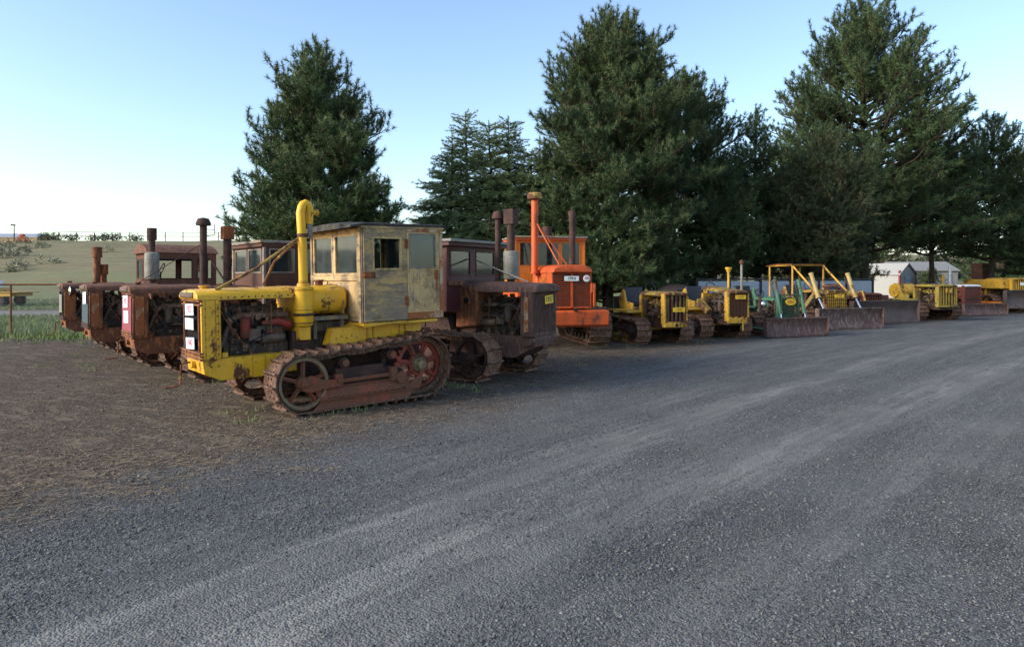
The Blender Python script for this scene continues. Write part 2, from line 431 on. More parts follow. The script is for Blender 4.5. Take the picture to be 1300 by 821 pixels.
def shell(root, x1, hw, z0, z1, dep, mat, gm, slats='v', frame=.045, nsl=12, part='radiator_shell', rec=.02, gname='grille', trim=None):
    m = MB(); x0 = x1 - dep
    for s_ in (1, -1):
        m.bb(x0, x1-.012, s_*(hw-.03), s_*hw, z0, z1)
        m.bb(x1-.05, x1, s_*(hw-frame), s_*(hw+.004), z0, z1)
        m.bb(x0-.02, x0+.03, s_*(hw-.02), s_*(hw+.008), z0, z1)
    m.bb(x1-.05, x1+.004, -hw+frame, hw-frame, z1-frame*1.1, z1); m.bb(x1-.05, x1+.004, -hw+frame, hw-frame, z0, z0+frame*1.4)
    sh = m.build(part, mat, root, bevel=.008)
    m = MB(); gy = hw-frame; ga, gb = z0+frame*1.4, z1-frame*1.1
    if slats == 'v':
        for k in range(nsl):
            y = -gy + 2*gy*(k+.5)/nsl; m.box((x1-rec, y, (ga+gb)/2), (.03, 2*gy/nsl*.45, gb-ga))
    elif slats == 'h':
        for k in range(nsl):
            z = ga + (gb-ga)*(k+.5)/nsl; m.box((x1-rec, 0, z), (.03, 2*gy, (gb-ga)/nsl*.40))
    elif slats == 'x':
        for k in range(-nsl, nsl+1):
            for sg in (1, -1):
                # diagonal bars clipped to the opening
                pts = []
                H_ = gb-ga; Wd = 2*gy
                c = k/nsl*(Wd+H_)/2*1.0
                # line y = c + sg*(z-mid)
                for q in range(41):
                    zz = -H_/2 + H_*q/40; yy = c + sg*zz
                    if abs(yy) <= gy: pts.append((yy, zz))
                if len(pts) > 2:
                    a, b = pts[0], pts[-1]
                    m.tube([(x1-rec+.004*sg, a[0], a[1]+(ga+gb)/2), (x1-rec+.004*sg, b[0], b[1]+(ga+gb)/2)], .009, 4)
    elif slats == 'core':
        for k in range(nsl*3):
            y = -gy + 2*gy*(k+.5)/(nsl*3); m.box((x1-rec, y, (ga+gb)/2), (.012, 2*gy/nsl*.10, gb-ga))
    m.build(gname, gm, sh)
    m = MB(); m.bb(x0+.02, x1-.06, -hw+.032, hw-.032, z0+.01, z1-.01); m.build('radiator_core', M['grille_dark'] if gm != M['grille_pink'] else M['grille_pink'], sh)
    return sh

def hood(root, x0, x1, hw, ze, zt, mat, ze0=None, zt0=None, hw0=None, p=3.4, name='hood'):
    ze0 = ze if ze0 is None else ze0; zt0 = zt if zt0 is None else zt0; hw0 = hw0 or hw
    m = MB()
    secs = [arch(x1+.05, hw*.93, ze+.03, zt-.045, p=p), arch(x1+.03, hw*.985, ze+.008, zt-.012, p=p), arch(x1-.02, hw, ze, zt, p=p)]
    secs += [arch(x1 + (x0-x1)*u, hw + (hw0-hw)*u, ze + (ze0-ze)*u, zt + (zt0-zt)*u, p=p) for u in (.35, .7, 1)]
    m.loft(secs)
    return m.build(name, mat, root, bevel=.006)

def engine(root, x0, x1, z0, z1, seed=1, accent=True, hw=.33, base='engine_brown', cans=1):
    r = random.Random(seed); L = x1-x0; H = z1-z0
    m = MB()
    m.bb(x0+.05, x1-.12, -.17, .17, z0-.02, z0+H*.50); m.bb(x0+.02, x1-.2, -.20, .20, z0-.03, z0+H*.20)
    m.bb(x0+.08, x1-.16, -.13, .13, z0+H*.5, z0+H*.74); m.bb(x0+.12, x1-.2, -.09, .09, z0+H*.74, z0+H*.9)
    for k in range(4):
        cx = x0+.16+k*(L-.4)/3
        m.cyl((cx, 0, z0+H*.7), (cx, 0, z0+H*.95), .05)
    eng = m.build('engine_block', M['grease'], root, bevel=.012)
    for s_ in (1, -1):
        m = MB()
        zz = z0+H*.70
        m.tube([(x0+.05, s_*.24, zz), (x1-.3, s_*.24, zz+.01), (x1-.2, s_*.22, zz-.06)], .045, 10)
        for k in range(4):
            cx = x0+.12+k*(L-.42)/3
            m.tube([(cx, s_*.10, zz+.06), (cx, s_*.2, zz+.05), (cx, s_*.25, zz)], .034, 8)
            m.box((cx, s_*.145, zz+.05), (.10, .03, .09))
        m.build('manifold', M[base], eng)
        m = MB()     # pumps, pipes, rods
        m.cyl((x0+.1, s_*.24, z0+H*.28), (x0+.42, s_*.24, z0+H*.28), .075); m.cyl((x0+.42, s_*.24, z0+H*.28), (x0+.47, s_*.24, z0+H*.28), .045)
        m.box((x0+.52, s_*.235, z0+H*.36), (.16, .12, .16)); m.box((x0+.28, s_*.22, z0+H*.47), (.40, .07, .06))
        m.tube([(x1-.02, s_*.12, z0+H*.88), (x1-.14, s_*.18, z0+H*.84), (x1-.2, s_*.22, z0+H*.6), (x1-.1, s_*.25, z0+H*.3), (x1-.02, s_*.22, z0+.05)], .035, 10)
        m.build('pump', M['engine_grey'], eng)
        m = MB()
        for k in range(34):
            cx = r.uniform(x0+.05, x1-.08); cz = r.uniform(z0+.02, z1-.06); cy = s_*r.uniform(.19, hw-.04)
            ty = r.random()
            if ty < .35: m.box((cx, cy, cz), (r.uniform(.03, .10), r.uniform(.03, .07), r.uniform(.03, .09)), (0, 0, r.uniform(-.2, .2)))
            elif ty < .65: m.cyl((cx, cy, cz), (cx + r.uniform(-.03, .03), cy + s_*.02, cz + r.uniform(.04, .14)), r.uniform(.012, .035), n=9)
            else: m.cyl((cx, cy-s_*.03, cz), (cx, cy+s_*.02, cz), r.uniform(.014, .04), n=9)
        m.build('engine_casting', M[base], eng)
        m = MB()
        for k in range(9):
            a = Vector((r.uniform(x0, x1-.1), s_*r.uniform(.22, hw-.02), r.uniform(z0, z1-.1)))
            b = Vector((r.uniform(x0, x1-.1), s_*r.uniform(.22, hw-.02), r.uniform(z0, z1-.1)))
            c = (a+b)/2 + Vector((r.uniform(-.06, .06), s_*.03, r.uniform(-.15, .05)))
            m.tube([a, a*.5+c*.5+Vector((0, s_*.01, -.02)), c, b*.5+c*.5, b], r.choice((.006, .008, .012)), 6)
        m.build('hose', M['black'], eng)
        m = MB(); m.tube([(x0+.3, s_*(hw-.01), z1-.05), (x0+.3, s_*(hw-.01), z0+H*.38)], .009, 6); m.tube([(x1-.35, s_*(hw-.02), z0+H*.2), (x1-.05, s_*(hw-.02), z0+H*.8)], .01, 6)
        m.build('rod', M['rusty'], eng)
        for q in range(cans):
            cx = x1-.38-q*.2
            m = MB(); m.lathe((cx, s_*.28, z0+H*.30), (0, 0, 1), [(.02, 0), (.05, .01), (.066, .04), (.068, H*.33), (.075, H*.335), (.075, H*.36), (.03, H*.38), (.02, H*.42)], 16)
            m.build('oil_filter', M['red'] if accent else M['engine_grey'], eng)
        if accent:
            m = MB(); m.tube([(x0+.02, s_*.29, z0+H*.50), (x0+.2, s_*.29, z0+H*.58), (x0+.42, s_*.28, z0+H*.56)], [.06, .055, .03], 10); m.box((x0+.25, s_*.27, z0+H*.40), (.22, .05, .05))
            m.build('red_casting', M['red'], eng)
    m = MB(); fx = x1-.06; fz = z0+H*.55
    for k in range(6):
        a = PI*k/3; d = Vector((0, math.cos(a), math.sin(a)))
        rot = Matrix((Vector((1, 0, 0)), d, Vector((1, 0, 0)).cross(d))).transposed() @ Matrix.Rotation(.5, 3, 'Y')
        m.box(Vector((fx, 0, fz)) + d*.17, (.008, .22, .07), rot)
    m.cyl((fx-.08, 0, fz), (fx+.03, 0, fz), .05); m.annulus((fx-.05, 0, fz-.05), (1, 0, 0), .08, .11, .03); m.build('fan', M['grease'], eng)
    return eng

def guard(root, x0, x1, hw, z0, z1, mat, nose=.22, drop=.10, hook=True, name='crankcase_guard'):
    m = MB()
    m.prism([(x0, z0+.03), (x1-nose-.25, z0), (x1-nose, z0), (x1-.02, z0+drop), (x1, z1-.05), (x1-.03, z1), (x0, z1)], -hw, hw)
    for s_ in (1, -1):
        for k in range(5): 
            cx = x0+.1+(x1-x0-.3)*k/4; m.cyl((cx, s_*hw, (z0+z1)/2+.05), (cx, s_*(hw+.012), (z0+z1)/2+.05), .014, n=6)
        m.cyl((x0+.28, s_*hw, z0+.16), (x0+.28, s_*(hw+.02), z0+.16), .035, n=10)
        m.bb(x0+.45, x0+.62, s_*hw, s_*(hw+.012), z0+.0, z1-.02)
        m.bb(x1-nose-.1, x1-nose-.02, s_*(hw-.02), s_*(hw+.008), z1, z1+.07)
    m.cyl((x1-.04, 0, z0+.2), (x1+.05, 0, z0+.2), .045)
    return m.build(name, mat, root, bevel=.01)

def crank(root, x, z, drop=.34, y=-.05, mat='rusty'):
    m = MB()
    m.tube([(x-.1, y, z), (x+.09, y, z), (x+.12, y, z-.03), (x+.13, y, z-drop+.03), (x+.15, y, z-drop), (x+.33, y+.02, z-drop-.01)], .013, 8)
    return m.build('starting_crank', M[mat], root)

def stack(root, x, y, z0, z1, r, mat, cap=None, name='exhaust_stack'):
    m = MB()
    m.cyl((x, y, z0), (x, y, z1), r, n=16); m.cyl((x, y, z0), (x, y, z0+.03), r*1.35, n=16)
    if cap == 'rain': 
        m.lathe((x, y, z1-.03), (0, 0, 1), [(r, 0), (r*2.0, .0), (r*2.1, .04), (r*1.5, .13), (.01, .15)], 14)
        m.tube([(x-r, y, z1-.22), (x-r-.14, y, z1-.2), (x-r-.14, y, z1)], .008, 5); m.tube([(x-r, y, z1-.1), (x-r-.14, y, z1-.1)], .006, 5)
    if cap == 'box': m.box((x, y, z1-.0), (r*2.7, r*2.7, .28))
    if cap == 'collar': m.cyl((x, y, z1-.26), (x, y, z1+.005), r*1.45, n=16)
    if cap == 'flare': m.tube([(x, y, z1-.02), (x-.01, y, z1+.08), (x-.09, y, z1+.17)], [r*1.02, r*1.05, r*1.2], 12)
    return m.build(name, mat, root)

def fillers(root, x, z, mat):
    m = MB(); m.cyl((x, 0, z-.02), (x, 0, z+.035), .05, n=12); m.cyl((x, 0, z+.035), (x, 0, z+.06), .065, n=12); return m.build('radiator_cap', mat, root)

def wall_panel(root, axis, pos, th, u0, u1, z0, z1, wins, mat, fmat=None, name='cab_wall', glass=True, fr=.028, proud=1):
    """axis 'x': wall lies in the y-z plane at x=pos; axis 'y': in the x-z plane at y=pos. wins: (ua, ub, za, zb)"""
    m = MB()
    def bx(mb, ua, ub, za, zb, t0, t1):
        if axis == 'x': mb.bb(pos+t0, pos+t1, ua, ub, za, zb)
        else: mb.bb(ua, ub, pos+t0, pos+t1, za, zb)
    ws = sorted(wins); cur = u0; h = th/2
    for (a, b, c, d) in ws:
        if a > cur + 1e-4: bx(m, cur, a, z0, z1, -h, h)
        if c > z0: bx(m, a, b, z0, c, -h, h)
        if d < z1: bx(m, a, b, d, z1, -h, h)
        cur = b
    if u1 > cur + 1e-4: bx(m, cur, u1, z0, z1, -h, h)
    w = m.build(name, mat, root, bevel=.003)
    for (a, b, c, d) in ws:
        f = MB(); t0, t1 = (-h-.006, h+.008)
        bx(f, a, a+fr, c, d, t0, t1); bx(f, b-fr, b, c, d, t0, t1); bx(f, a+fr, b-fr, c, c+fr, t0, t1); bx(f, a+fr, b-fr, d-fr, d, t0, t1)
        fo = f.build('window_frame', fmat or mat, w, bevel=.003)
        if glass:
            g = MB(); bx(g, a+fr-.005, b-fr+.005, c+fr-.005, d-fr+.005, -.003, .003); g.build('window_pane', M['glass'], w, smooth=False)
    return w

def seat(root, x, y, z, mat, w=.45):
    m = MB(); m.box((x, y, z), (.42, w, .12)); m.box((x-.22, y, z+.27), (.10, w, .48), (0, -.15, 0)); m.build('seat', mat, root, bevel=.03)
def levers(root, x, z, ys=(-.12, -.03, .1), h=.5, mat='rust_dark'):
    for q in ys:
        m = MB(); m.tube([(x, q, z), (x-.03, q, z+h*.5), (x-.12, q, z+h)], .011, 6); m.lathe((x-.12, q, z+h), (-.2, 0, 1), [(.008, -.02), (.02, 0), (.02, .03), (.008, .05)], 8); m.build('lever', M[mat], root)

def body_rear(root, mat, x0=-1.25, x1=.4, hw=.36, z0=.42, z1=1.02):
    m = MB(); m.prism([(x0, z0+.1), (x0+.2, z0), (x1, z0), (x1, z1), (x0, z1)], -hw, hw); return m.build('transmission_case', mat, root, bevel=.02)

def plate_text(parent, txt, x, y, z, size, mat, rot=0, dx=.004):
    cu = bpy.data.curves.new('lettering', 'FONT'); cu.body = txt; cu.size = size; cu.extrude = .0012; cu.align_x = 'CENTER'; cu.align_y = 'CENTER'; cu.resolution_u = 3; cu.offset = size*.012
    o = bpy.data.objects.new('lettering', cu); COL.objects.link(o); o.parent = parent; cu.materials.append(mat)
    o.location = (x+dx, y, z); o.rotation_euler = Euler((PI/2, 0, PI/2)).to_matrix().to_euler()
    if rot: o.rotation_euler = (Matrix.Rotation(rot, 3, 'X') @ Euler((PI/2, 0, PI/2)).to_matrix()).to_euler()
    me = bpy.data.meshes.new_from_object(o); me.name = 'lettering'
    q = bpy.data.objects.new('lettering', me); q.location = o.location; q.rotation_euler = o.rotation_euler; q.parent = parent
    bpy.data.objects.remove(o); q.name = 'lettering'; COL.objects.link(q)
    return q
def plate(root, txt, x, y, z, w, h, mat, ink, rot=0, size=None, name='number_plate'):
    m = MB(); m.box((x, y, z), (.008, w, h), Matrix.Rotation(rot, 3, 'X')); p = m.build(name, mat, root, bevel=.002)
    if txt: plate_text(p, txt, x+.004, y, z, size or h*.85, ink, rot, .001)
    return p

# ------------------------------------------------------------------ the big crawlers of the left row
FW = R(-140.5)
def rear_block(root, mat, slots=True, name='fuel_tank_fender'):
    for s_ in (1, -1):
        m = MB(); m.prism([(-1.12, .97), (-1.2, 1.14), (.02, 1.14), (.10, 1.10), (.34, 1.10), (.42, .86), (.30, .80), (-.95, .86)], s_*.34 if s_ > 0 else -.56, .56 if s_ > 0 else s_*.34)
        if slots:
            for cx in (-.25, -.8):
                m.bb(cx-.05, cx-.035, s_*.56, s_*.575, .88, 1.12); m.bb(cx+.05, cx+.065, s_*.56, s_*.575, .88, 1.12)
        for k in range(5): m.cyl((.3-k*.08, s_*.56, .95+.03*(k % 2)), (.3-k*.08, s_*.572, .95+.03*(k % 2)), .012, n=6)
        m.build(name, mat, root, bevel=.01)

def big_crawler(root, c, seed):
    P_ = M[c['paint']]
    both_tracks(root, ms=c.get('ms'), mt=c.get('mt', 'track'), mw=c.get('mw', 'redpaint'), mf=c.get('mf', 'redpaint'), rim=c.get('rim', 'wheelrim'), detail=c.get('detail', True))
    guard(root, .82, 2.08, .38, .50, .80, M[c.get('guard', c['paint'])])
    body_rear(root, M['rust_dark'], -1.25, .85, .33, .42, 1.08)
    sh = shell(root, 2.10, .42, .79, 1.60, .21, P_, M[c['grille']], slats='core', trim=1)
    m = MB()
    for z in (1.51, 1.56): m.bb(2.08, 2.125, -.425, .425, z-.012, z+.012)
    for z in (.84, .88, .80): m.bb(2.08, 2.13, -.43, .43, z-.012, z+.012)
    for s_ in (-.35, .35): m.bb(2.10, 2.12, s_-.015, s_+.015, .89, 1.5)
    m.build('grille_bars', M[c.get('bars', 'rusty')], sh, bevel=.003)
    for q, (z, rot, tx) in enumerate(c.get('papers', [])):
        plate(root, tx, 2.13, -.02+.03*math.sin(q*3+seed), z, .40, .155 if c.get('ps') is None else c['ps'], M['paper'], M['ink_red'], rot, .13, name='paper_notice')
    engine(root, .85, 1.88, .80, 1.55, seed, accent=c.get('accent', False), base=c.get('ebase', 'engine_brown'))
    h = hood(root, .78, 2.11, .43, 1.57, 1.715, M[c.get('hood', c['paint'])], ze0=1.56, zt0=1.72)
    m = MB(); m.bb(2.10, 2.18, -.30, .30, 1.60, 1.675); m.build('hood_nose', M[c.get('nosem', 'engine_grey')], h, bevel=.015)
    fillers(root, 1.95, 1.70, M[c.get('hood', c['paint'])])
    for s_ in (1, -1):
        m = MB(); m.bb(1.89, 1.92, s_*.42, s_*.433, .82, 1.52); m.bb(1.86, 1.885, s_*.38, s_*.43, .8, 1.55)
        m.build('side_column', P_, sh)
    m = MB(); m.bb(.62, .80, -.42, .42, .95, 1.6); m.build('firewall', M[c.get('cowl', c['paint'])], root, bevel=.01)
    if c.get('crank', True): crank(root, 2.12, .73, .30)

def grouser_dirt(): pass

# --- yellow crawler with cab
Y = thing('crawler_tractor', 'bright yellow crawler tractor with weathered plywood cab and tall yellow intake pipe', 'crawler tractor', (-2.65, 10.62, .02), FW, 'old crawlers parked in the row', pitch=.02)
big_crawler(Y, dict(paint='yellow', ms='sprocket_red', grille='grille_dark', accent=True, ebase='engine_brown', papers=[(1.44, .04, '1937'), (1.25, .02, ''), (.99, .06, '1947')], mt='track'), 3)
rear_block(Y, M['yellow'])
# intake canister, pipe with bend, braces
m = MB(); m.lathe((.72, .42, 1.08), (0, 0, 1), [(.05, .06), (.115, .08), (.13, .11), (.13, .30), (.138, .31), (.138, .34), (.13, .35), (.13, .58), (.142, .59), (.142, .62), (.09, .64), (.085, .68)], 22)
can = m.build('air_cleaner', M['yellow'], Y)
m = MB(); m.annulus((.72, .42, 1.32), (0, 0, 1), .128, .146, .035); m.annulus((.72, .42, 1.20), (0, 0, 1), .128, .14, .012); m.build('clamp_band', M['rust_dark'], can)
m = MB(); px_, py_ = .72, .42
m.tube([(px_, py_, 1.70), (px_+.0, py_, 2.3), (px_+.02, py_, 2.76), (px_+.0, py_, 2.84), (px_-.02, py_, 2.88), (px_-.055, py_, 2.895), (px_-.09, py_, 2.88), (px_-.112, py_, 2.83), (px_-.115, py_, 2.60)], [.062]*4+[.058]*4+[.045], 16)
m.tube([(px_-.08, py_, 2.77), (px_-.22, py_, 2.77)], .036, 12); m.cyl((px_-.21, py_, 2.77), (px_-.24, py_, 2.77), .045)
for z in (1.78, 1.73): m.annulus((px_, py_, z), (0, 0, 1), .058, .07, .015)
pipe = m.build('intake_pipe', M['yellow'], Y)
m = MB(); m.cyl((px_-.115, py_, 2.62), (px_-.12, py_, 2.40), .04, .03); m.build('taped_hose', M['silver'], pipe)
m = MB(); m.annulus((px_, py_, 2.44), (0, 0, 1), .06, .07, .05); m.build('pipe_clamp', M['redbrown'], pipe)
m = MB(); m.tube([(px_+.05, py_, 2.40), (1.3, .37, 2.03), (1.34, .37, 1.99), (1.88, .30, 1.70)], .022, 8); m.build('brace', M['yellow_old'], Y)
m = MB(); m.tube([(px_+.05, py_-.05, 2.38), (.95, -.05, 2.08), (1.03, -.30, 1.74)], .020, 8); m.build('brace', M['yellow_old'], Y)
# fuel tank / cowl
def blob(root, x0, x1, cy, hw, z0, z1, mat, name='fuel_tank', p=3.2, n=20):
    m = MB(); rings = []; zc = (z0+z1)/2; hz = (z1-z0)/2
    for u, k in ((0, .55), (.03, .85), (.08, .97), (.16, 1), (.84, 1), (.92, .97), (.97, .85), (1, .55)):
        rg = []
        for q in range(n):
            a = 2*PI*q/n; c, s_ = math.cos(a), math.sin(a)
            rg.append((x0+(x1-x0)*u, cy+hw*k*math.copysign(abs(c)**(2/p), c), zc+hz*k*math.copysign(abs(s_)**(2/p), s_)))
        rings.append(rg)
    m.loft(rings); return m.build(name, mat, root)
blob(Y, .0, .82, 0, .42, 1.29, 1.72, M['yellow'])
m = MB(); m.bb(.05, .6, -.4, .43, 1.22, 1.275); m.bb(.08, .13, .3, .36, .95, 1.22); m.bb(.5, .55, .3, .36, .95, 1.22); m.build('tank_shelf', M['woodpost'], Y)
m = MB()
for k in range(12): m.cyl((.86+.09*k, .428, 1.60), (.86+.09*k, .437, 1.60), .011, n=6)
for k in range(7): m.cyl((1.90, .43, .86+.1*k), (1.90, .442, .86+.1*k), .010, n=6); m.cyl((2.05, .418, .86+.1*k), (2.05, .43, .86+.1*k), .008, n=6)
m.bb(1.35, 1.357, -.4, .4, 1.712, 1.722); m.bb(.80, .806, -.4, .4, 1.716, 1.726)
m.build('rivets', M['rust_dark'], Y)
for xx in (.10,):
    m = MB(); m.loft([arch(xx, .428, 1.30, 1.732, p=3.2), arch(xx+.03, .428, 1.30, 1.732, p=3.2)]); m.build('tank_strap', M['yellow_old'], Y)
m = MB(); m.cyl((.30, 0, 1.70), (.30, 0, 1.78), .06); m.cyl((.30, 0, 1.77), (.30, 0, 1.80), .075); m.build('filler_cap', M['rusty'], Y)
m = MB(); m.bb(.0, .60, -.32, .33, .85, 1.20); m.build('gearbox', M['grease'], Y, bevel=.02)
# cab
cy0, cy1, cx0, cx1, cz0, cz1 = -1.0, .80, -1.38, -.03, 1.18, 2.58
w = wall_panel(Y, 'y', cy1, .03, -.745, cx1, cz0, cz1-.02, [(-.66, -.17, 1.93, 2.42)], M['woodside'], M['woodside_v'], name='cab_door', glass=False)
m = MB(); m.box((-.10, cy1+.03, 1.86), (.16, .03, .045)); m.box((-.11, cy1+.022, 1.86), (.20, .015, .09)); m.build('door_latch', M['rust_orange'], w, bevel=.006)
for z in (2.32, 1.46):
    m = MB(); m.box((-.735, cy1+.024, z), (.05, .02, .13)); m.cyl((-.745, cy1+.035, z-.07), (-.745, cy1+.035, z+.07), .013, n=8); m.build('hinge', M['rust_orange'], w)
w = wall_panel(Y, 'y', cy1-.003, .03, cx0+.05, -.752, cz0+.10, cz1-.08, [(-1.27, -.79, 1.95, 2.48)], M['woodside_v'], M['woodgrey'], name='cab_side_panel', fr=.02)
m = MB(); m.bb(cx0-.01, cx0+.05, cy1-.035, cy1+.022, cz0, cz1); m.bb(cx0+.05, -.75, cy1-.03, cy1+.02, cz0, cz0+.10); m.bb(cx0+.05, -.75, cy1-.03, cy1+.02, cz1-.08, cz1)
m.build('rusty_frame', M['creamrust'], Y, bevel=.004)
m = MB(); m.bb(-1.29, -1.24, cy1+.015, cy1+.04, 1.78, 1.92); m.bb(-1.275, -1.262, cy1+.015, cy1+.035, 1.6, 1.85); m.build('side_latch', M['rust_orange'], Y)
wall_panel(Y, 'y', cy0, .03, cx0, cx1, cz0, cz1, [(-.64, -.14, 1.8, 2.48), (-1.33, -.72, 1.75, 2.50)], M['woodside'], M['woodcream'])
wall_panel(Y, 'x', cx0+.02, .03, cy0+.02, cy1-.04, cz0, cz1, [(-.93, -.12, 1.7, 2.5), (-.04, .70, 1.7, 2.5)], M['woodside'], M['woodcream'])
wf = wall_panel(Y, 'x', cx1-.015, .035, cy0+.05, cy1-.075, cz0, cz1-.02, [(-.92, -.20, 1.86, 2.48), (-.14, .64, 1.86, 2.48)], M['woodcream'], M['woodcream'], fr=.035)
m = MB(); m.bb(cx1+.004, cx1+.035, cy0, cy1-.08, 1.78, 1.855); m.build('window_sill', M['woodcream'], wf, bevel=.004)
m = MB(); m.bb(cx1+.006, cx1+.02, .36, .68, 1.25, 1.765); m.bb(cx1+.006, cx1+.02, -.85, -.4, 1.25, 1.765); m.build('lower_panel', M['woodside_v'], wf)
for y_ in (cy1-.035, cy0+.02):
    m = MB(); m.bb(cx1-.045, cx1+.022, y_-.037, y_+.03, cz0-.01, cz1); m.build('corner_post', M['woodpost'], Y, bevel=.004)
m = MB(); m.bb(cx1+.022, cx1+.04, cy1-.115, cy1-.03, cz0-.02, cz1); m.build('corner_board', M['woodcream'], Y, bevel=.003)
m = MB()
rg = lambda x, dz: [(x, cy0-.09, 2.565+dz), (x, cy0-.09, 2.60+dz), (x, -.5, 2.655+dz), (x, -.1, 2.67+dz), (x, .4, 2.655+dz), (x, cy1+.05, 2.615+dz), (x, cy1+.05, 2.58+dz)]
m.loft([rg(cx0-.06, .0), rg(cx1+.0, .0), rg(cx1+.22, -.035)])
m.build('cab_roof', M['roofing'], Y, bevel=.004)
m = MB(); m.bb(cx0-.03, cx1+.05, cy1-.01, cy1+.03, 2.545, 2.585); m.bb(cx0-.03, cx1+.05, cy0-.03, cy0+.01, 2.53, 2.56); m.build('roof_fascia', M['woodcream'], Y, bevel=.003)
m = MB(); m.bb(cx0+.1, cx1+.02, cy0, cy1+.01, 1.12, 1.165); m.prism([(cx1, 1.10), (cx1-.9, 1.165), (cx1+.02, 1.165)], cy1-.02, cy1+.018); m.build('cab_platform', M['yellow'], Y, bevel=.005)
seat(Y, -.95, -.1, 1.5, M['blackvinyl']); levers(Y, -.4, 1.2, (-.2, -.1, .1), .7)

# --- rusty crawler next to it (dark cab)
Cc = thing('crawler_tractor', 'rusty crawler tractor with pink-red grille, dark boarded cab and square-topped exhaust', 'crawler tractor', (-5.2, 13.6, 0), FW, 'old crawlers parked in the row')
big_crawler(Cc, dict(paint='rusty', hood='rust_purple', grille='grille_pink', bars='rusty', papers=[(1.42, .03, '1937'), (1.15, .03, '')], ps=.22, mt='track', mw='rusty', mf='rusty', rim='rusty'), 11)
rear_block(Cc, M['rusty']); blob(Cc, .0, .82, 0, .42, 1.29, 1.70, M['rust_purple'])
m = MB(); m.bb(1.925, 2.06, .422, .435, .84, 1.52); m.build('faded_side_plate', M['creamrust'], Cc)
m = MB(); m.bb(2.105, 2.122, -.38, .38, .90, 1.50); m.build('crimson_panel', M['grille_pink'], Cc)
s1 = stack(Cc, .83, 0, 1.7, 2.86, .065, M['rust_dark'], 'rain', 'intake_stack')
m = MB(); m.tube([(.83, .0, 2.5), (2.0, .1, 1.72)], .008, 5); m.tube([(.83, 0, 2.4), (.5, .3, 1.75)], .014, 5); m.tube([(.83, 0, 2.4), (.35, -.25, 1.75)], .014, 5); m.build('stack_brace', M['rust_dark'], s1)
s2 = stack(Cc, .42, .1, 1.7, 2.72, .075, M['rust_dark'], None)
m = MB(); m.box((.42, .1, 2.70), (.20, .20, .25)); m.build('stack_top', M['rust_orange'], s2, bevel=.006)
def dark_cab(root, x0, x1, y0, y1, z0, z1, wz0, wz1, mat, fmat, roofmat, front=((-.88, -.17), (-.08, .64)), side=((-.62, -.12), (-1.24, -.76)), over=.07, sill=None, topm=None):
    wall_panel(root, 'y', y1, .03, x0, x1, z0, z1, [(a, b, wz0, wz1) for a, b in side], mat, fmat)
    wall_panel(root, 'y', y0, .03, x0, x1, z0, z1, [(a, b, wz0, wz1) for a, b in side], mat, fmat)
    wall_panel(root, 'x', x1-.02, .03, y0+.02, y1-.02, z0, z1, [(a, b, wz0, wz1) for a, b in front], mat, fmat)
    wall_panel(root, 'x', x0+.02, .03, y0+.02, y1-.02, z0, z1, [(a, b, wz0, wz1) for a, b in front], mat, fmat)
    for a in (y0, y1):
        m = MB(); m.bb(x1-.03, x1+.02, a-.03, a+.03, z0, z1); m.build('corner_post', fmat, root, bevel=.004)
    m = MB(); m.bb(x0-over, x1+over*1.4, y0-over, y1+over, z1, z1+.05); m.build('cab_roof', roofmat, root, bevel=.008)
    m = MB(); m.bb(x0-over+.02, x1+over*.9, y0-over+.03, y1+over-.03, z1-.07, z1-.002); m.build('roof_frame', topm or mat, root)
    seat(root, x0+.45, (y0+y1)/2, z0+.3, M['blackvinyl'])
dark_cab(Cc, -1.38, -.03, -.95, .80, 1.18, 2.50, 1.93, 2.40, M['maroon_cab'], M['woodgrey'], M['woodgrey'])

# --- second rusty crawler (blue-grey grille)
Bc = thing('crawler_tractor', 'open rusty crawler tractor with blue-grey grille and silver muffler on its stack', 'crawler tractor', (-7.3, 15.8, 0), FW, 'old crawlers parked in the row')
big_crawler(Bc, dict(paint='rusty', hood='rust_purple', grille='grille_blue', bars='rust_dark', papers=[(1.42, .03, '')], ps=.25, mw='rusty', mf='rusty', rim='rusty', accent=False, detail=False, crank=False), 21)
rear_block(Bc, M['rusty']); blob(Bc, .0, .82, 0, .42, 1.29, 1.70, M['rust_purple'])
m = MB(); m.bb(1.925, 2.06, .422, .435, .84, 1.52); m.build('faded_side_plate', M['creamrust'], Bc)
m = MB(); m.bb(2.105, 2.122, -.38, .38, .90, 1.30); m.build('grille_panel', M['grille_blue'], Bc)
s1 = stack(Bc, .85, 0, 1.7, 2.93, .07, M['rust_dark'], 'collar')
m = MB(); m.lathe((.85, 0, 1.78), (0, 0, 1), [(.07, 0), (.145, .03), (.15, .05), (.15, .58), (.145, .6), (.07, .63)], 20); m.build('muffler', M['silver'], s1)
seat(Bc, -.9, 0, 1.3, M['blackvinyl']); levers(Bc, -.3, 1.1)

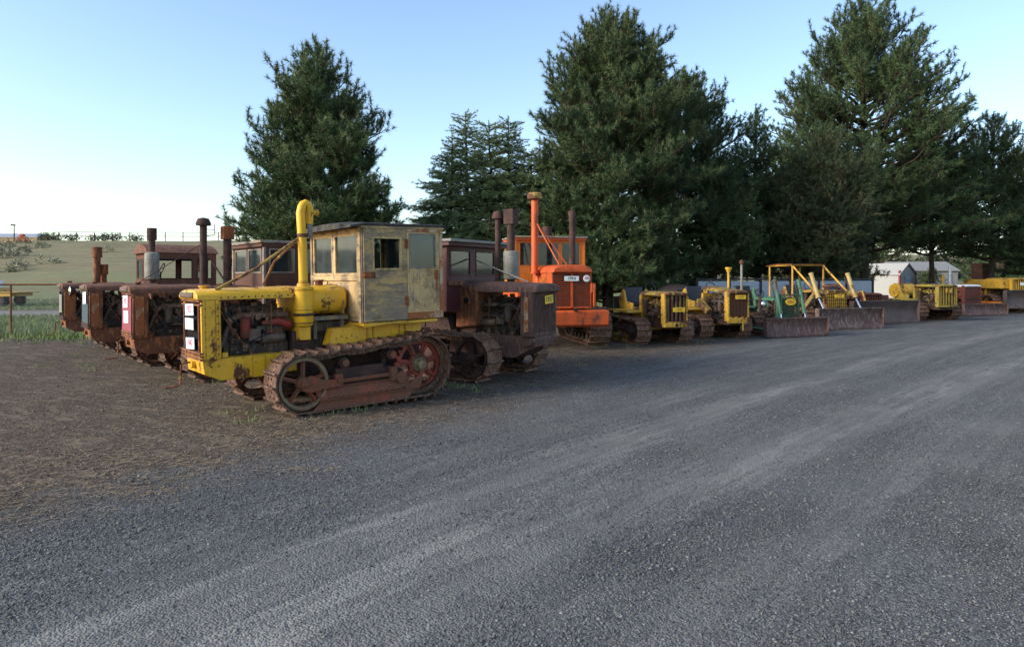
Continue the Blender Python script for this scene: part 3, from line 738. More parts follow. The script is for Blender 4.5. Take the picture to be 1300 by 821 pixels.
# --- farthest rusty crawler with arched cab and headlamp
Ac = thing('crawler_tractor', 'rusty crawler tractor with round headlamp and rust-red cab with arched roof', 'crawler tractor', (-9.62, 18.6, 0), FW, 'old crawlers parked in the row')
big_crawler(Ac, dict(paint='rusty', hood='rust_purple', grille='grille_dark', bars='rust_dark', papers=[], mw='rusty', mf='rusty', rim='rusty', detail=False), 31)
rear_block(Ac, M['rusty']); blob(Ac, .3, .82, 0, .42, 1.29, 1.70, M['rust_purple'])
plate(Ac, '', 2.13, -.05, 1.2, .5, .45, M['silver'], M['ink'], 0, name='grille_cover')
m = MB(); m.bb(1.89, 2.08, .422, .436, .85, 1.5); m.build('side_cover', M['rust_orange'], Ac)
m = MB(); m.lathe((2.0, .58, 1.52), (1, .15, 0), [(.02, -.12), (.08, -.08), (.12, 0), (.12, .02)], 18); m.tube([(1.95, .45, 1.42), (1.95, .58, 1.45)], .02); hl = m.build('headlamp', M['rust_dark'], Ac)
m = MB(); m.lathe((2.0, .58, 1.52), (1, .15, 0), [(.11, .022), (.06, .035), (.01, .04)], 18); m.build('headlamp_lens', M['chrome'], hl)
stack(Ac, 1.35, 0, 1.7, 2.62, .085, M['rusty'], 'collar')
stack(Ac, 1.18, -.1, 1.7, 2.18, .07, M['rust_orange'], 'collar', 'intake_stack')
def arch_cab(root, x0, x1, y0, y1, z0, z1, rise, mat):
    side = [(x0+.1, x0+.5, 1.80, 2.35), (x0+.6, x1-.12, 1.80, 2.35)]
    front = [(y0+.12, (y0+y1)/2-.06, 1.80, 2.35), ((y0+y1)/2+.06, y1-.12, 1.80, 2.35)]
    for y in (y0, y1): wall_panel(root, 'y', y, .03, x0, x1, z0, z1, side, mat, M['rust_dark'], glass=False, fr=.03)
    for x in (x0+.02, x1-.02): wall_panel(root, 'x', x, .03, y0+.02, y1-.02, z0, z1, front, mat, M['rust_dark'], glass=(x > 0), fr=.03)
    m = MB(); n = 10; ring = lambda x: [(x, y0-.04+(y1-y0+.08)*k/n, z1+rise*math.sin(PI*k/n)**.8) for k in range(n+1)] + [(x, y1+.04, z1-.02), (x, y0-.04, z1-.02)]
    m.loft([ring(x0-.05), ring(x0+.2), ring(x1-.2), ring(x1+.08)]); m.build('cab_roof', M['rust_purple'], root, bevel=.02)
arch_cab(Ac, -1.35, .28, -.85, .8, 1.18, 2.50, .24, M['redbrown'])
seat(Ac, -.9, 0, 1.5, M['blackvinyl'])
m = MB(); m.tube([(-.1, .2, 1.5), (-.1, .2, 2.0)], .02); m.annulus((-.12, .2, 2.05), (1, 0, .4), .17, .19, .02); m.build('steering_wheel', M['black'], Ac)

# ------------------------------------------------------------------ brown crawler with maroon cab
def fdir(a): return R(a - 90)
Ec = thing('crawler_tractor', 'dark brown rusty crawler tractor with maroon cab and yellow plate on its radiator', 'crawler tractor', (-1.2, 13.63, .0), fdir(57.6), 'old crawlers parked in the row')
both_tracks(Ec, xi=1.2, xs=-.98, pitch=.21, mt='track_pink', mw='rust_dark', mf='rust_dark', rim='rust_dark', yc=.83, W=.44)
guard(Ec, .8, 2.14, .34, .40, .80, M['brown_worn'], nose=.45, drop=.22)
m = MB(); m.prism([(1.9, .77), (2.13, .77), (2.14, .70), (2.08, .64), (1.9, .60)], -.43, .43); m.build('front_bumper', M['brown_worn'], Ec, bevel=.02)
m = MB(); m.tube([(2.3, .1, .62), (2.5, .3, .74), (2.53, .31, .92)], .015); m.build('starting_crank', M['rust_dark'], Ec)
body_rear(Ec, M['rust_dark'], -1.25, .85, .35, .42, 1.05)
shell(Ec, 2.12, .44, .80, 1.68, .22, M['brown_worn'], M['brown_worn'], slats='v', nsl=22, rec=.012)
engine(Ec, .82, 1.9, .80, 1.56, 41, accent=False, base='grease')
hood(Ec, .5, 2.16, .45, 1.58, 1.745, M['brown_worn'], zt0=1.80)
m = MB(); m.bb(1.96, 2.05, -.462, -.45, .88, 1.5); m.build('faded_side_plate', M['creamrust'], Ec)
plate(Ec, '1937', 2.145, .12, 1.45, .30, .15, M['plate_y'], M['ink'], .07)
m = MB(); m.prism([(.45, .9), (.45, 1.72), (.95, 1.66), (.92, .95)], -.46, .46); m.build('cowl', M['rusty'], Ec, bevel=.04)
m = MB(); m.cyl((.7, -.47, 1.42), (.7, -.455, 1.42), .06); m.build('cowl_port', M['black'], Ec)
blob(Ec, .15, .6, 0, .5, 1.45, 1.74, M['redbrown'], 'rounded_tank')
rear_block(Ec, M['rust_dark'])
s1 = stack(Ec, 1.12, -.02, 1.7, 2.98, .055, M['rust_dark'], 'rain', 'intake_stack')
s2 = stack(Ec, 1.38, .03, 1.7, 2.98, .075, M['rust_dark'], 'box')
m = MB(); m.lathe((1.38, .03, 1.80), (0, 0, 1), [(.07, 0), (.14, .02), (.145, .05), (.145, .5), (.14, .53), (.07, .55)], 20); m.build('muffler', M['silver'], s2)
m = MB(); m.tube([(.6, -.1, 2.2), (1.9, -.2, 1.76)], .014); m.build('brace', M['silver'], Ec)
dark_cab(Ec, -.85, .55, -.85, .85, 1.22, 2.50, 1.88, 2.36, M['maroon'], M['maroon'], M['roofgrey'], front=((-.76, -.10), (.06, .72)), side=((-.20, .42), (-.72, -.32)), over=.15)
m = MB(); m.bb(.55, .60, -.85, .85, 1.70, 1.78); m.build('cab_sill', M['rusty'], Ec)

# ------------------------------------------------------------------ orange crawler
Fc = thing('crawler_tractor', 'large bright orange crawler tractor with barred grille, white number plate and glazed cab', 'crawler tractor', (1.04, 19.75, 0), fdir(12), 'old crawlers parked in the row')
both_tracks(Fc, xi=1.15, ri=.52, xs=-1.15, rs=.56, yc=1.02, W=.60, pitch=.20, mt='track_pink', mw='rust_dark', mf='rust_dark', rim='rust_dark')
sh = shell(Fc, 2.3, .52, 1.06, 2.0, .5, M['orange'], M['orange'], slats='h', nsl=17, frame=.035)
m = MB(); m.bb(2.285, 2.315, -.028, .028, 1.08, 1.98); m.build('centre_bar', M['orange'], sh)
hood(Fc, .75, 2.34, .53, 1.96, 2.17, M['orange'], p=2.8, zt0=2.19)
m = MB(); m.bb(.8, 2.0, -.51, .51, 1.35, 1.955); m.bb(1.8, 2.05, -.515, .515, 1.05, 1.4); m.build('engine_side_cover', M['orange'], Fc, bevel=.02)
m = MB()
for k in range(6): m.bb(1.0+k*.12, 1.06+k*.12, -.53, .53, 1.6, 1.85)
m.build('louvre', M['orange_yel'], Fc)
engine(Fc, .8, 1.9, .9, 1.34, 51, accent=False, base='grease', hw=.45)
m = MB(); m.prism([(1.9, .62), (2.45, .60), (2.52, .66), (2.52, 1.0), (2.45, 1.02), (1.9, 1.02)], -.92, .92); bp = m.build('front_bumper', M['orange'], Fc, bevel=.03)
m = MB(); m.cyl((2.50, .03, 1.03), (2.56, .03, 1.03), .045); m.build('tow_pin', M['black'], bp)
m = MB(); m.prism([(2.0, 1.1), (2.33, 1.1), (2.36, 1.65), (2.3, 1.70), (2.0, 1.70)], .56, .62); m.bb(2.28, 2.34, .50, .62, 1.45, 1.7); m.build('side_bracket', M['orange'], Fc, bevel=.015)
m = MB(); m.lathe((2.33, .38, 1.82), (1, 0, 0), [(.085, -.03), (.09, .01), (.075, .02)], 20); q_ = m.build('round_lamp', M['plate_w'], Fc)
m = MB(); m.bb(2.352, 2.358, .31, .45, 1.815, 1.83); m.bb(2.352, 2.358, .33, .43, 1.845, 1.855); m.build('lamp_mark', M['ink_red'], q_)
plate(Fc, '1954', 2.345, -.02, 1.82, .38, .125, M['plate_w'], M['ink'])
m = MB(); m.bb(-1.5, .75, -.55, .55, .6, 1.4); m.build('transmission_case', M['rust_dark'], Fc, bevel=.03)
m = MB(); m.bb(-1.4, .8, -1.1, -.5, 1.2, 1.5); m.bb(-1.4, .8, .5, 1.1, 1.2, 1.5); m.build('fender', M['orange'], Fc, bevel=.03)
m = MB(); m.prism([(.6, 1.4), (.6, 2.1), (.95, 2.06), (1.1, 1.4)], -.62, .62); m.build('cowl', M['orange'], Fc, bevel=.06)
dark_cab(Fc, -1.3, .2, -1.0, 1.0, 1.5, 2.96, 2.16, 2.84, M['orange_yel'], M['orange_yel'], M['woodgrey'], front=((-.90, .28), (.32, .90)), side=((-.6, .1), (-1.2, -.7)), over=.08, topm=M['orange'])
m = MB(); m.annulus((-.1, .1, 2.5), (1, 0, .5), .17, .19, .02); m.tube([(-.1, .1, 2.5), (.1, .1, 2.0)], .02); m.build('steering_wheel', M['woodcream'], Fc)
s1 = stack(Fc, 1.05, -.66, 1.95, 4.0, .095, M['orange'], None, 'intake_stack')
m = MB(); m.lathe((1.05, -.66, 3.92), (0, 0, 1), [(.10, 0), (.20, .03), (.205, .16), (.17, .20), (.02, .22)], 20); m.build('intake_cap', M['yellow_old'], s1)
for e in ((1.7, .05, 2.17), (1.9, -.22, 2.17)):
    m = MB(); m.tube([(1.08, -.64, 3.35), e], .02, 6); m.build('stack_brace', M['orange'], s1)
stack(Fc, 1.35, .30, 2.15, 3.42, .085, M['rust_dark'], 'flare')
stack(Fc, -1.45, .35, 1.5, 3.4, .15, M['rust_dark'], None, 'rear_stack')
seat(Fc, -.8, 0, 1.8, M['blackvinyl'])

# ------------------------------------------------------------------ small yellow crawlers and dozers
def small_crawler(root, P_, x1, hw, z0, z1, gm, slats, seed, hoodm=None, mt='track_pink', yc=.68, W=.44, xi=.72, xs=-.68, ri=.36, rs=.40, nsl=7, hz0=None, fr=.05, gname='grille', seatm='blackvinyl', detail=True, bg='engine_brown', mw='rust_dark', mf='yellow_old'):
    both_tracks(root, xi=xi, ri=ri, xs=xs, rs=rs, yc=yc, W=W, pitch=.15, mt=mt, mw=mw, mf=mf, rim='rust_dark', detail=detail)
    shell(root, x1, hw, z0, z1-.05, .16, P_, gm, slats=slats, nsl=nsl, frame=fr, gname=gname)
    hd = hood(root, .25, x1+.0, hw, z1-.11, z1, hoodm or P_, ze0=(hz0 or z1)-.11, zt0=hz0 or z1, p=3)
    engine(root, .30, x1-.14, z0+.05, z1-.13, seed, accent=False, base=bg, hw=hw-.03)
    m = MB(); m.bb(.2, x1-.1, -hw*.7, hw*.7, z0-.12, z0+.04); m.build('engine_frame', M['rust_dark'], root, bevel=.01)
    m = MB(); m.prism([(-1.0, .45), (-.9, .35), (.3, .35), (.3, .9), (-1.0, .9)], -.34, .34); m.build('transmission_case', P_, root, bevel=.03)
    m = MB(); m.prism([(.2, .85), (.2, z1-.12), (.3, z1-.1), (.34, .85)], -hw, hw); m.build('firewall', P_, root, bevel=.01)
    for s_ in (1, -1):
        m = MB(); m.prism([(-.95, .88), (-.95, .92), (.35, .92), (.4, .85)], s_*.36 if s_ > 0 else -.85, .85 if s_ > 0 else s_*.36); m.build('fender', P_, root, bevel=.008)
    seat(root, -.55, 0, 1.05, M[seatm], .6)
    for s_ in (1, -1):
        m = MB(); m.prism([(-.9, .9), (-.95, 1.25), (-.7, 1.5), (-.62, 1.45), (-.5, 1.15), (-.1, 1.1), (-.1, .9)], s_*.38-.025, s_*.38+.025); m.build('seat_side', P_, root, bevel=.01)
    levers(root, .0, .95, (-.14, .0, .12), .45)
    r = random.Random(seed)
    for s_ in (1, -1):
        m = MB()
        for k in range(4):
            a = Vector((r.uniform(.3, .6), s_*(hw+.02), r.uniform(z0+.1, z1-.2))); b = Vector((r.uniform(x1-.4, x1-.1), s_*(hw+.02), r.uniform(z0, z1-.25)))
            c = (a+b)/2 + Vector((0, s_*.04, -r.uniform(.05, .16))); m.tube([a, a*.55+c*.45, c, b*.55+c*.45, b], .012, 6)
        m.build('hose', M['black'], root)
        m = MB(); m.cyl((.55, s_*(hw-.02), z0+.30), (.55, s_*(hw-.02), z0+.62), .065, n=14); m.cyl((.55, s_*(hw-.02), z0+.60), (.55, s_*(hw-.02), z0+.64), .08, n=14); m.build('air_cleaner', M['rust_dark'], root)
        m = MB(); m.tube([(x1-.12, s_*(hw-.04), z1-.16), (x1-.2, s_*(hw-.01), z0+.3), (x1-.05, s_*(hw-.1), z0+.05)], .028, 8); m.build('coolant_pipe', M['rusty'], root)
    m = MB(); m.tube([(.12, .18, z1-.1), (-.05, .18, z1+.08)], .014, 6); m.annulus((-.08, .18, z1+.10), (1, 0, .6), .14, .16, .018); m.build('steering_wheel', M['black'], root)
    m = MB()
    for k in range(6): m.cyl((x1-.02, -hw+.02+k*.0, z0+.08+k*(z1-z0-.25)/5), (x1+.012, -hw+.02, z0+.08+k*(z1-z0-.25)/5), .012, n=6); m.cyl((x1-.02, hw-.02, z0+.08+k*(z1-z0-.25)/5), (x1+.012, hw-.02, z0+.08+k*(z1-z0-.25)/5), .012, n=6)
    m.build('bolts', M['rust_dark'], root)
    return hd

G = thing('crawler_tractor', 'small yellow crawler tractor with ribbed rounded radiator, plate 1943 at mid-grille', 'crawler tractor', (3.91, 20.06, 0), fdir(19.5), 'old crawlers parked in the row')
small_crawler(G, M['yellow_mid'], 1.55, .36, .58, 1.46, M['yellow_old'], 'v', 61, nsl=5, hoodm=M['yellow_old'], bg='yellow_old')
m = MB(); m.prism([(1.40, .50), (1.56, .50), (1.565, .60), (1.40, .60)], -.36, .36); q_ = m.build('radiator_foot', M['yellow_mid'], G, bevel=.02)
m = MB(); m.cyl((1.56, .0, .56), (1.575, .0, .56), .045); m.build('crank_hole', M['black'], q_)
plate(G, '1943', 1.585, .06, .98, .38, .12, M['plate_y'], M['ink_orange'])
m = MB(); m.bb(1.57, 1.585, -.15, .15, 1.375, 1.415); m.build('name_strip', M['redbrown'], G)
m = MB(); m.bb(-1.0, -.94, -.55, -.1, .9, 1.28); m.build('battery_box', M['black'], G)

Hh = thing('crawler_tractor', 'small yellow crawler tractor with flat vertical-bar radiator and tall thin intake pipe', 'crawler tractor', (6.17, 21.82, 0), fdir(18), 'old crawlers parked in the row')
small_crawler(Hh, M['yellow_mid'], 1.6, .36, .56, 1.47, M['redbrown'], 'v', 71, nsl=13, hz0=1.58, hoodm=M['yellow_old'], fr=.05, bg='grease')
m = MB(); m.prism([(1.55, .50), (1.62, .50), (1.63, .62), (1.6, .66), (1.55, .66)], -.37, .37)
for k in (-.28, -.1, .12, .3): m.bb(1.6, 1.63, k-.04, k+.04, .64, .69)
m.build('radiator_foot', M['yellow_mid'], Hh, bevel=.01)
m = MB(); m.bb(1.62, 1.65, .10, .14, .28, .52); m.build('crank_bracket', M['yellow_mid'], Hh)
plate(Hh, '1937', 1.635, .04, 1.27, .36, .12, M['plate_y'], M['ink_orange'])
m = MB(); m.box((.75, -.62, .98), (.62, .18, .16), (0, .55, 0)); m.build('toolbox', M['yellow_old'], Hh, bevel=.01)
s_1 = stack(Hh, .75, .25, 1.5, 2.12, .035, M['yellow_mid'], None, 'intake_pipe')
m = MB(); m.cyl((.75, .25, 2.1), (.75, .25, 2.16), .10); m.cyl((.75, .25, 2.0), (.75, .25, 2.1), .05, .09); m.build('intake_cap', M['yellow_mid'], s_1)
s_1 = stack(Hh, 1.35, .28, 1.47, 2.25, .035, M['silver'])
m = MB(); m.lathe((1.35, .28, 2.22), (0, 0, 1), [(.03, 0), (.06, .03), (.06, .12), (.03, .15)], 12); m.build('stack_top', M['redbrown'], s_1)

def blade(root, x, hw, z0, z1, mat, ang=0, name='dozer_blade', back=True):
    m = MB(); n = 9; rings = []; H = z1-z0
    for k in range(n+1):
        u = k/n; z = z0 + H*u; xx = x - .16*H*math.sin(PI*u)**1.0 + .05*(1-u)*H
        rings.append((xx, z))
    poly = rings + [(a-.025, b) for a, b in rings[::-1]]
    m.prism(poly, -hw, hw)
    m.bb(x-.03, x+.03, -hw-.005, hw+.005, z0-.005, z0+.07); m.bb(x-.05, x+.01, -hw, hw, z1-.03, z1+.012)
    for s_ in (1, -1): m.bb(x-.2*H-.02, x+.03, s_*hw, s_*(hw+.02), z0, z1)
    b = m.build(name, mat, root, bevel=.006)
    m = MB()
    m.bb(x-.32*H-.06, x-.2*H-.02, -hw*.95, hw*.95, z0+.25*H, z0+.4*H); m.bb(x-.28*H-.04, x-.2*H-.02, -hw*.95, hw*.95, z0+.75*H, z0+.85*H)
    for k in range(5): y = -hw*.8+hw*1.6*k/4; m.bb(x-.3*H-.04, x-.18*H-.02, y-.02, y+.02, z0+.05*H, z0+.95*H)
    m.build('blade_rib', M['rust_dark'], b)
    return b
def push_arms(root, x0, x1, y, z0, z1, mat, t=.10):
    for s_ in (1, -1):
        m = MB(); m.tube([(x0, s_*y, z0), (x1-.16, s_*y, z1)], t*.6, 4); m.build('push_arm', mat, root, bevel=.01)
def ram(root, p0, p1, p2, r, mat):
    m = MB(); m.cyl(p0, p1, r, n=14); d = (Vector(p1)-Vector(p0)).normalized(); m.cyl(Vector(p1)-d*.06, Vector(p1)+d*.02, r*1.25, n=14); m.cyl(Vector(p0)-d*.02, Vector(p0)+d*.05, r*1.15, n=14)
    hz = MB(); q0 = Vector(p0); q1 = Vector(p1); hz.tube([q0 + Vector((-.03, 0, -.05)), q0 + Vector((-.16, 0, -.12)), (q0+q1)/2 + Vector((-.15, 0, 0)), q1 + Vector((-.22, 0, -.05)), q1 + Vector((-.5, -.1*q1.y, -.12))], .016, 6); hz.build('hydraulic_hose', M['black'], root)
    a = m.build('lift_cylinder', mat, root); m = MB(); m.cyl(p1, p2, r*.45, n=10); m.build('piston_rod', M['chrome'], a)

I_ = thing('bulldozer', 'small green bulldozer with diamond-mesh grille guard behind a brown blade', 'bulldozer', (8.21, 23.16, 0), fdir(18), 'old bulldozers in the row')
small_crawler(I_, M['green'], 1.45, .30, .58, 1.22, M['green'], 'v', 81, seatm='black', bg='grease', yc=.66, W=.34, mf='green')
m = MB(); 
for s_ in (1, -1): m.bb(1.5, 1.62, s_*.33-.02, s_*.33+.02, .55, 1.32)
m.bb(1.5, 1.62, -.33, .33, 1.28, 1.325); m.bb(1.58, 1.62, -.33, .33, .55, .60); gg = m.build('grille_guard', M['green'], I_, bevel=.006)
m = MB(); gy, ga, gb = .31, .60, 1.28
for k in range(-9, 10):
    for sg in (1, -1):
        c = k*.115; H_ = gb-ga; pts = [(c+sg*(-H_/2+H_*q/60), -H_/2+H_*q/60) for q in range(61)]; pts = [p for p in pts if abs(p[0]) <= gy]
        if len(pts) > 3: m.tube([(1.60+.004*sg, pts[0][0], pts[0][1]+(ga+gb)/2), (1.60+.004*sg, pts[-1][0], pts[-1][1]+(ga+gb)/2)], .014, 4)
m.build('diamond_mesh', M['green'], gg)
m = MB(); m.lathe((1.63, 0, 1.08), (1, 0, 0), [(.02, 0), (.20, 0), (.20, .012), (.02, .013)], 24); 
for i, v in enumerate(m.v): m.v[i] = (v[0], v[1], 1.08+(v[2]-1.08)*.52)
pl = m.build('oval_plate', M['plate_y'], I_); plate_text(pl, '1951', 1.645, 0, 1.08, .13, M['ink_orange'])
for s_ in (1, -1): ram(I_, (1.45, s_*.45, 1.76), (1.72, s_*.45, .74), (1.76, s_*.45, .55), .055, M['green'])
blade(I_, 1.95, 1.15, .03, .60, M['blade']); push_arms(I_, .2, 1.9, .92, .30, .22, M['green'])
m = MB(); m.lathe((1.2, -.62, 1.0), (1, 0, 0), [(.03, -.1), (.10, -.05), (.13, 0), (.12, .02), (.02, .05)], 16); m.tube([(1.15, -.62, .95), (1.1, -.35, .85)], .02); m.build('headlamp', M['chrome'], I_)

J = thing('bulldozer', 'dull yellow bulldozer with open pipe canopy and wide scraped brown blade', 'bulldozer', (11.29, 26.6, 0), fdir(18), 'old bulldozers in the row')
small_crawler(J, M['yellow_old'], 1.6, .46, .62, 1.40, M['yellow_mid'], 'v', 91, nsl=9, bg='grease', yc=.78, W=.42, xi=.9, xs=-.8, hoodm=M['yellow_old'])
m = MB()
for k in range(6): m.bb(1.60, 1.635, -.44, .44, .70+k*.115, .725+k*.115)
m.build('guard_bars', M['yellow_mid'], J)
plate(J, '1938', 1.65, .08, 1.17, .42, .13, M['plate_y'], M['ink_red'])
for s_ in (1, -1):
    ram(J, (1.25, s_*.83, 1.98), (1.62, s_*.83, 1.12), (1.95, s_*.83, .62), .075, M['tan_yellow'])
    m = MB(); m.tube([(1.45, s_*.80, 1.35), (.75, s_*.80, .62)], .075, 4); m.build('ram_mount', M['tan_yellow'], J, bevel=.01)
blade(J, 2.3, 1.42, .02, .76, M['blade_worn']); push_arms(J, .0, 2.2, 1.08, .33, .22, M['yellow_old'], .13)
m = MB()
for (x, y) in ((-1.15, -.72), (-1.15, .72), (.15, -.72), (.15, .72)): m.tube([(x, y, .9), (x, y, 2.30)], .035, 8)
for s_ in (1, -1): m.tube([(.15, s_*.72, 2.30), (1.35, s_*.72, 1.32)], .035, 8)
m.tube([(-1.15, -.72, 2.3), (.15, -.72, 2.32), (.15, .72, 2.32), (-1.15, .72, 2.3), (-1.15, -.72, 2.3)], .035, 8)
m.build('canopy_frame', M['yellow_mid'], J)
m = MB(); m.prism([(-1.3, 2.31), (-.6, 2.37), (.2, 2.36), (.2, 2.33), (-.6, 2.335), (-1.3, 2.28)], -.78, .78); m.build('canopy_roof', M['rusty'], J)
m = MB(); m.tube([(.6, .3, 1.5), (1.4, .3, 1.56)], .04); m.build('exhaust_pipe', M['redbrown'], J)

K_ = thing('bulldozer', 'low dark red bulldozer behind a wide plain steel blade', 'bulldozer', (14.3, 29.6, 0), fdir(16), 'old bulldozers in the row')
small_crawler(K_, M['redmachine'], 1.5, .45, .6, 1.22, M['redmachine'], 'v', 95, mf='redmachine', bg='grease', yc=.8, W=.42, detail=False)
m = MB(); m.bb(-1.3, 1.3, -1.0, 1.0, .94, 1.12); m.build('side_deck', M['redmachine'], K_, bevel=.02)
blade(K_, 2.2, 1.6, .02, .92, M['blade_grey']); push_arms(K_, .0, 2.1, 1.12, .33, .25, M['redmachine'], .14)
m = MB(); m.tube([(1.3, -.9, 1.12), (1.9, -.9, 1.3), (2.05, -.9, .9)], .04); m.build('lift_arm', M['yellow_mid'], K_)

L_ = thing('crawler_tractor', 'mustard yellow crawler tractor with tall ribbed radiator in front of the grey garage', 'crawler tractor', (17.97, 30.56, 0), fdir(12), 'old crawlers parked in the row')
small_crawler(L_, M['yellow_green'], 1.6, .46, .6, 1.56, M['yellow_green'], 'v', 97, nsl=6, yc=.82, W=.45, xi=.85, xs=-.8, ri=.40, rs=.42, mt='track', bg='yellow_green')
plate(L_, '', 1.63, .02, 1.3, .34, .2, M['yellow_mid'], M['ink'])
m = MB(); m.lathe((-.9, -.5, 1.25), (0, 1, 0), [(.05, 0), (.30, .02), (.33, .12), (.33, .9), (.3, 1.0), (.05, 1.02)], 18); m.build('fuel_tank', M['yellow_mid'], L_)

Mm = thing('bulldozer', 'faded red bulldozer with pale hood top and low dark steel blade', 'bulldozer', (22.0, 35.0, 0), fdir(15), 'old bulldozers in the row')
small_crawler(Mm, M['redmachine'], 1.5, .5, .6, 1.5, M['redmachine'], 'h', 99, nsl=6, mf='redmachine', yc=.85, W=.42, detail=False, hoodm=M['white'], bg='grease')
m = MB(); m.bb(.3, 1.45, -.48, .48, .8, 1.4); m.build('side_cover', M['redmachine'], Mm)
blade(Mm, 2.2, 1.3, .03, .60, M['blade']); push_arms(Mm, 0, 2.1, 1.15, .33, .22, M['redmachine'])
stack(Mm, .4, -.2, 1.5, 2.4, .07, M['galv']); stack(Mm, -.5, .3, 1.2, 1.95, .05, M['yellow_mid'], 'collar')

N_ = thing('bulldozer', 'large yellow bulldozer at the far end with raised purple-grey blade', 'bulldozer', (26.2, 37.8, 0), fdir(10), 'old bulldozers in the row')
small_crawler(N_, M['yellow_mid'], 1.9, .6, .7, 1.82, M['yellow_mid'], 'v', 101, nsl=8, yc=1.0, W=.5, xi=1.0, xs=-1.0, ri=.48, rs=.5, detail=False, bg='grease')
m = MB(); m.bb(-.9, 1.7, -.9, .9, 1.25, 1.74); m.bb(-1.1, -.3, -1.1, 1.1, 1.0, 1.5); m.build('side_tank', M['yellow_mid'], N_, bevel=.05)
plate(N_, '', 1.93, .1, 1.5, .5, .16, M['plate_w'], M['ink'])
blade(N_, 2.7, 1.75, .28, 1.20, M['blade_grey']); push_arms(N_, 0, 2.6, 1.3, .5, .5, M['orange_yel'], .16)
m = MB(); m.bb(2.5, 2.68, .2, 1.0, .12, .26); m.build('skid_plate', M['orange'], N_)

O_ = thing('farm_tractor', 'distant brown tractor with boxy red cab and beige canopy behind the far yellow bulldozer', 'tractor', (36.0, 51.5, .3), fdir(12))
m = MB(); m.bb(-1.4, -.4, -.7, -.0, 1.0, 2.6); m.build('cab', M['redbrown'], O_, bevel=.04)
m = MB(); m.bb(-.1, .6, .2, .9, 2.15, 2.65); m.build('canopy', M['woodcream'], O_, bevel=.05)
m = MB(); m.bb(-1.4, 1.6, -.45, .45, .7, 1.5); m.cyl((.5, .3, 1.4), (.5, .3, 2.6), .06); m.tube([(.2, .5, 1.4), (.2, .5, 2.3)], .05); m.build('body', M['rust_dark'], O_, bevel=.05)
for (x, y, r) in ((-.9, .8, .7), (-.9, -.8, .7), (1.3, .65, .42), (1.3, -.65, .42)):
    m = MB(); m.lathe((x, y-.12, r), (0, 1, 0), [(r*.4, 0), (r*.95, 0), (r, .06), (r, .18), (r*.95, .24), (r*.4, .24)], 20); w = m.build('wheel', M['rubber'], O_)
    m = MB(); m.lathe((x, y-.13, r), (0, 1, 0), [(.03, 0), (r*.5, 0), (r*.5, .26), (.03, .26)], 16); m.build('wheel_rim', M['redbrown'], w)

# ------------------------------------------------------------------ terrain, road
rs = np.random.RandomState(5)
def fq(Y): return -.89 + .847*(Y-5.18) + .00973*(Y-5.18)*(Y-10.6)
def qb(Y): return np.interp(Y, [-60, 5.3, 6.5, 8.6, 11, 14.7, 19.5, 200], [-3.1, -3.1, -3.2, -3.2, -3.7, -5.2, -6.4, -7.2])
def vnoise(x, y, s, seed=0):
    x = x/s + seed*17.3; y = y/s + seed*9.1
    xi = np.floor(x); yi = np.floor(y); fx = x-xi; fy = y-yi; fx = fx*fx*(3-2*fx); fy = fy*fy*(3-2*fy)
    h = lambda a, b: np.modf(np.abs(np.sin(a*127.1 + b*311.7)*43758.5453))[0]
    return (h(xi, yi)*(1-fx) + h(xi+1, yi)*fx)*(1-fy) + (h(xi, yi+1)*(1-fx) + h(xi+1, yi+1)*fx)*fy
def zt(x, y):
    t = x/np.maximum(y, 20)
    hr = np.interp(t, [-.9, -.74, -.6, -.4, -.1, .4, .7, 1.0], [9.2, 9.5, 9.8, 9.7, 8.5, 6.0, 7.2, 6.5])
    u = np.clip((y-60)/(150-60), 0, 1); s = u*u*(3-2*u)*.55 + u*.45*np.clip(u*6, 0, 1)
    return hr*s + (vnoise(x, y, 9, 2)-.5)*1.0*np.clip(u*3, 0, 1)*np.clip((1.02-u)*8, .15, 1)
def grassf(x, y):
    b = np.interp(x, [-60, -16, -11, -7, 0, 6, 12, 20, 40], [19.3, 19.6, 20.4, 22.8, 24.0, 26.0, 31, 37, 56])
    return y - b
def grid_obj(name, xs, ys, mats, zf, attrs=None, kind='structure'):
    X, Yg = np.meshgrid(xs, ys); Z = zf(X, Yg)
    V = np.stack([X, Yg, Z], -1).reshape(-1, 3); nx, ny = len(xs), len(ys)
    i = np.arange(nx-1)[None, :] + nx*np.arange(ny-1)[:, None]
    F = np.stack([i, i+1, i+nx+1, i+nx], -1).reshape(-1, 4)
    o = np_mesh(name, V, F, mats, smooth=True, attrs={k: f(X, Yg).ravel() for k, f in (attrs or {}).items()})
    o['kind'] = kind
    return o

def attr(t, name):
    a = t.t.nodes.new('ShaderNodeAttribute'); a.attribute_name = name; return a.outputs['Fac']
def gravel_nodes(t, v):
    vo = t.t.nodes.new('ShaderNodeTexVoronoi'); t.put(vo.inputs['Vector'], v); vo.inputs['Scale'].default_value = 62
    cr = t.n('ShaderNodeSeparateColor', i0=vo.outputs['Color'])
    vo2 = t.t.nodes.new('ShaderNodeTexVoronoi'); t.put(vo2.inputs['Vector'], v); vo2.inputs['Scale'].default_value = 27
    c2 = t.n('ShaderNodeSeparateColor', i0=vo2.outputs['Color'])
    k = t.math('ADD', t.math('MULTIPLY', cr.outputs[0], .6), t.math('MULTIPLY', c2.outputs[1], .4))
    col = t.ramp(k, .15, .92, (.045, .045, .046), (.19, .186, .18), [(.5, (.104, .100, .096))])
    h = t.math('ADD', t.math('MULTIPLY', vo.outputs['Distance'], -1.0), t.math('MULTIPLY', vo2.outputs['Distance'], -.8))
    return col, h
